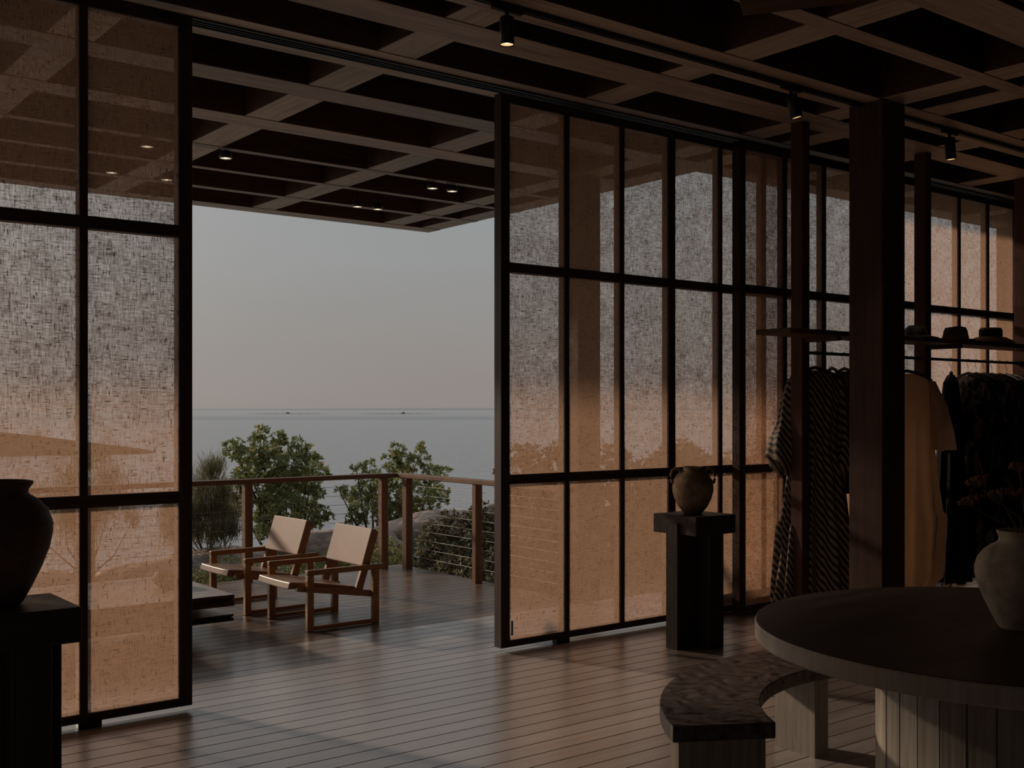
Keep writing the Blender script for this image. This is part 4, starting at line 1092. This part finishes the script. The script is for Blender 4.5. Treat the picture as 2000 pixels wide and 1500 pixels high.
hat('felt_hat', 'brown felt hat with pinched crown on the shelf', (8.80, 5.17, SZ), [(0.105, 0.008), (0.106, 0.03), (0.098, 0.09), (0.085, 0.125), (0.06, 0.132), (0.001, 0.128)],
    [(0.104, 0.008), (0.15, 0.004), (0.165, 0.010), (0.163, 0.014), (0.15, 0.009), (0.104, 0.014)], M['felt'], M['felt'],
    (M['felt_band'], [(0.108, 0.014), (0.1085, 0.035), (0.104, 0.05)]), 1.1, 0.95, 0.02, -0.5)
hat('straw_hat', 'wide brimmed straw hat with black crown at the right of the shelf', (9.37, 5.17, SZ), [(0.118, 0.055), (0.118, 0.07), (0.116, 0.135), (0.108, 0.146), (0.001, 0.15)],
    [(0.116, 0.062), (0.155, 0.056), (0.22, 0.03), (0.255, 0.003), (0.253, 0.0), (0.21, 0.022), (0.155, 0.048), (0.116, 0.052)], M['straw'], M['straw'],
    (M['ribbon'], [(0.121, 0.062), (0.121, 0.128)]), 1.05, 0.8, 0.0, 0.0)
hat('black_hat', 'glittering black woven hat on the shelf against the thick column', (8.20, 5.17, SZ), [(0.100, 0.008), (0.102, 0.04), (0.092, 0.085), (0.06, 0.112), (0.001, 0.118)],
    [(0.10, 0.012), (0.14, 0.018), (0.20, 0.004), (0.20, 0.0), (0.14, 0.012), (0.10, 0.006)], M['dark_straw'], M['dark_straw'], None, 1.1, 0.95, 0.0, 0.2)

# sandals on the platform ----------------------------------------------
def sandal(label, x, y, rz):
    th = thing('sandal', label, 'shoe', (x, y, 0.001), rz, 'pair of sandals under the clothes')
    pts = []
    for i in range(28):
        a = 2 * PI * i / 28
        pts.append((0.125 * math.cos(a), (0.038 + 0.008 * math.cos(a)) * math.sin(a)))
    bm = bmesh.new(); prism(bm, pts, 0, 0.014); obj('sole', fixn(bm), M['straw'], th)
    for q, xx in enumerate((0.055, -0.02)):
        bm = bmesh.new()
        tube(bm, [(xx, -0.042, 0.008), (xx + 0.005, -0.034, 0.035), (xx + 0.008, 0, 0.052), (xx + 0.005, 0.034, 0.035), (xx, 0.042, 0.008)], 0.008, 6)
        obj('strap', bm, M['felt_band'], th)
sandal('left sandal on the floor under the black dress', 9.58, 5.72, 0.5)
sandal('right sandal on the floor under the black dress', 9.86, 5.74, 0.3)

# ceiling fan above the table: only a blade tip reaches the frame ------------
fan = thing('ceiling_fan', 'brown ceiling fan above the round table, one blade tip at the top edge', 'fan', (4.47, 2.45, 3.80))
bm = bmesh.new(); lathe(bm, [(0.001, 0.0), (0.05, 0.0), (0.05, 0.05), (0.001, 0.05)], 20); obj('canopy', fixn(bm), M['black_metal'], fan)
bm = bmesh.new(); tube(bm, [(0, 0, 0.0), (0, 0, -0.26)], 0.012, 8); obj('downrod', bm, M['black_metal'], fan)
bm = bmesh.new(); lathe(bm, [(0.001, -0.25), (0.07, -0.26), (0.09, -0.31), (0.07, -0.36), (0.001, -0.37)], 28); obj('motor', fixn(bm), M['black_metal'], fan, True)
a0 = math.atan2(3.33 - 2.45, 3.90 - 4.47)
for k in range(3):
    bm = bx(0.08, 1.05, -0.065, 0.065, -0.006, 0.006, 0.003)
    b_ = obj('blade', bm, M['shelf'], fan); b_.location = (0, 0, -0.335); b_.rotation_euler = (math.radians(12), 0, a0 + 2 * PI * k / 3)
    b_.rotation_euler = Euler((math.radians(12), 0, a0 + 2 * PI * k / 3), 'XYZ')
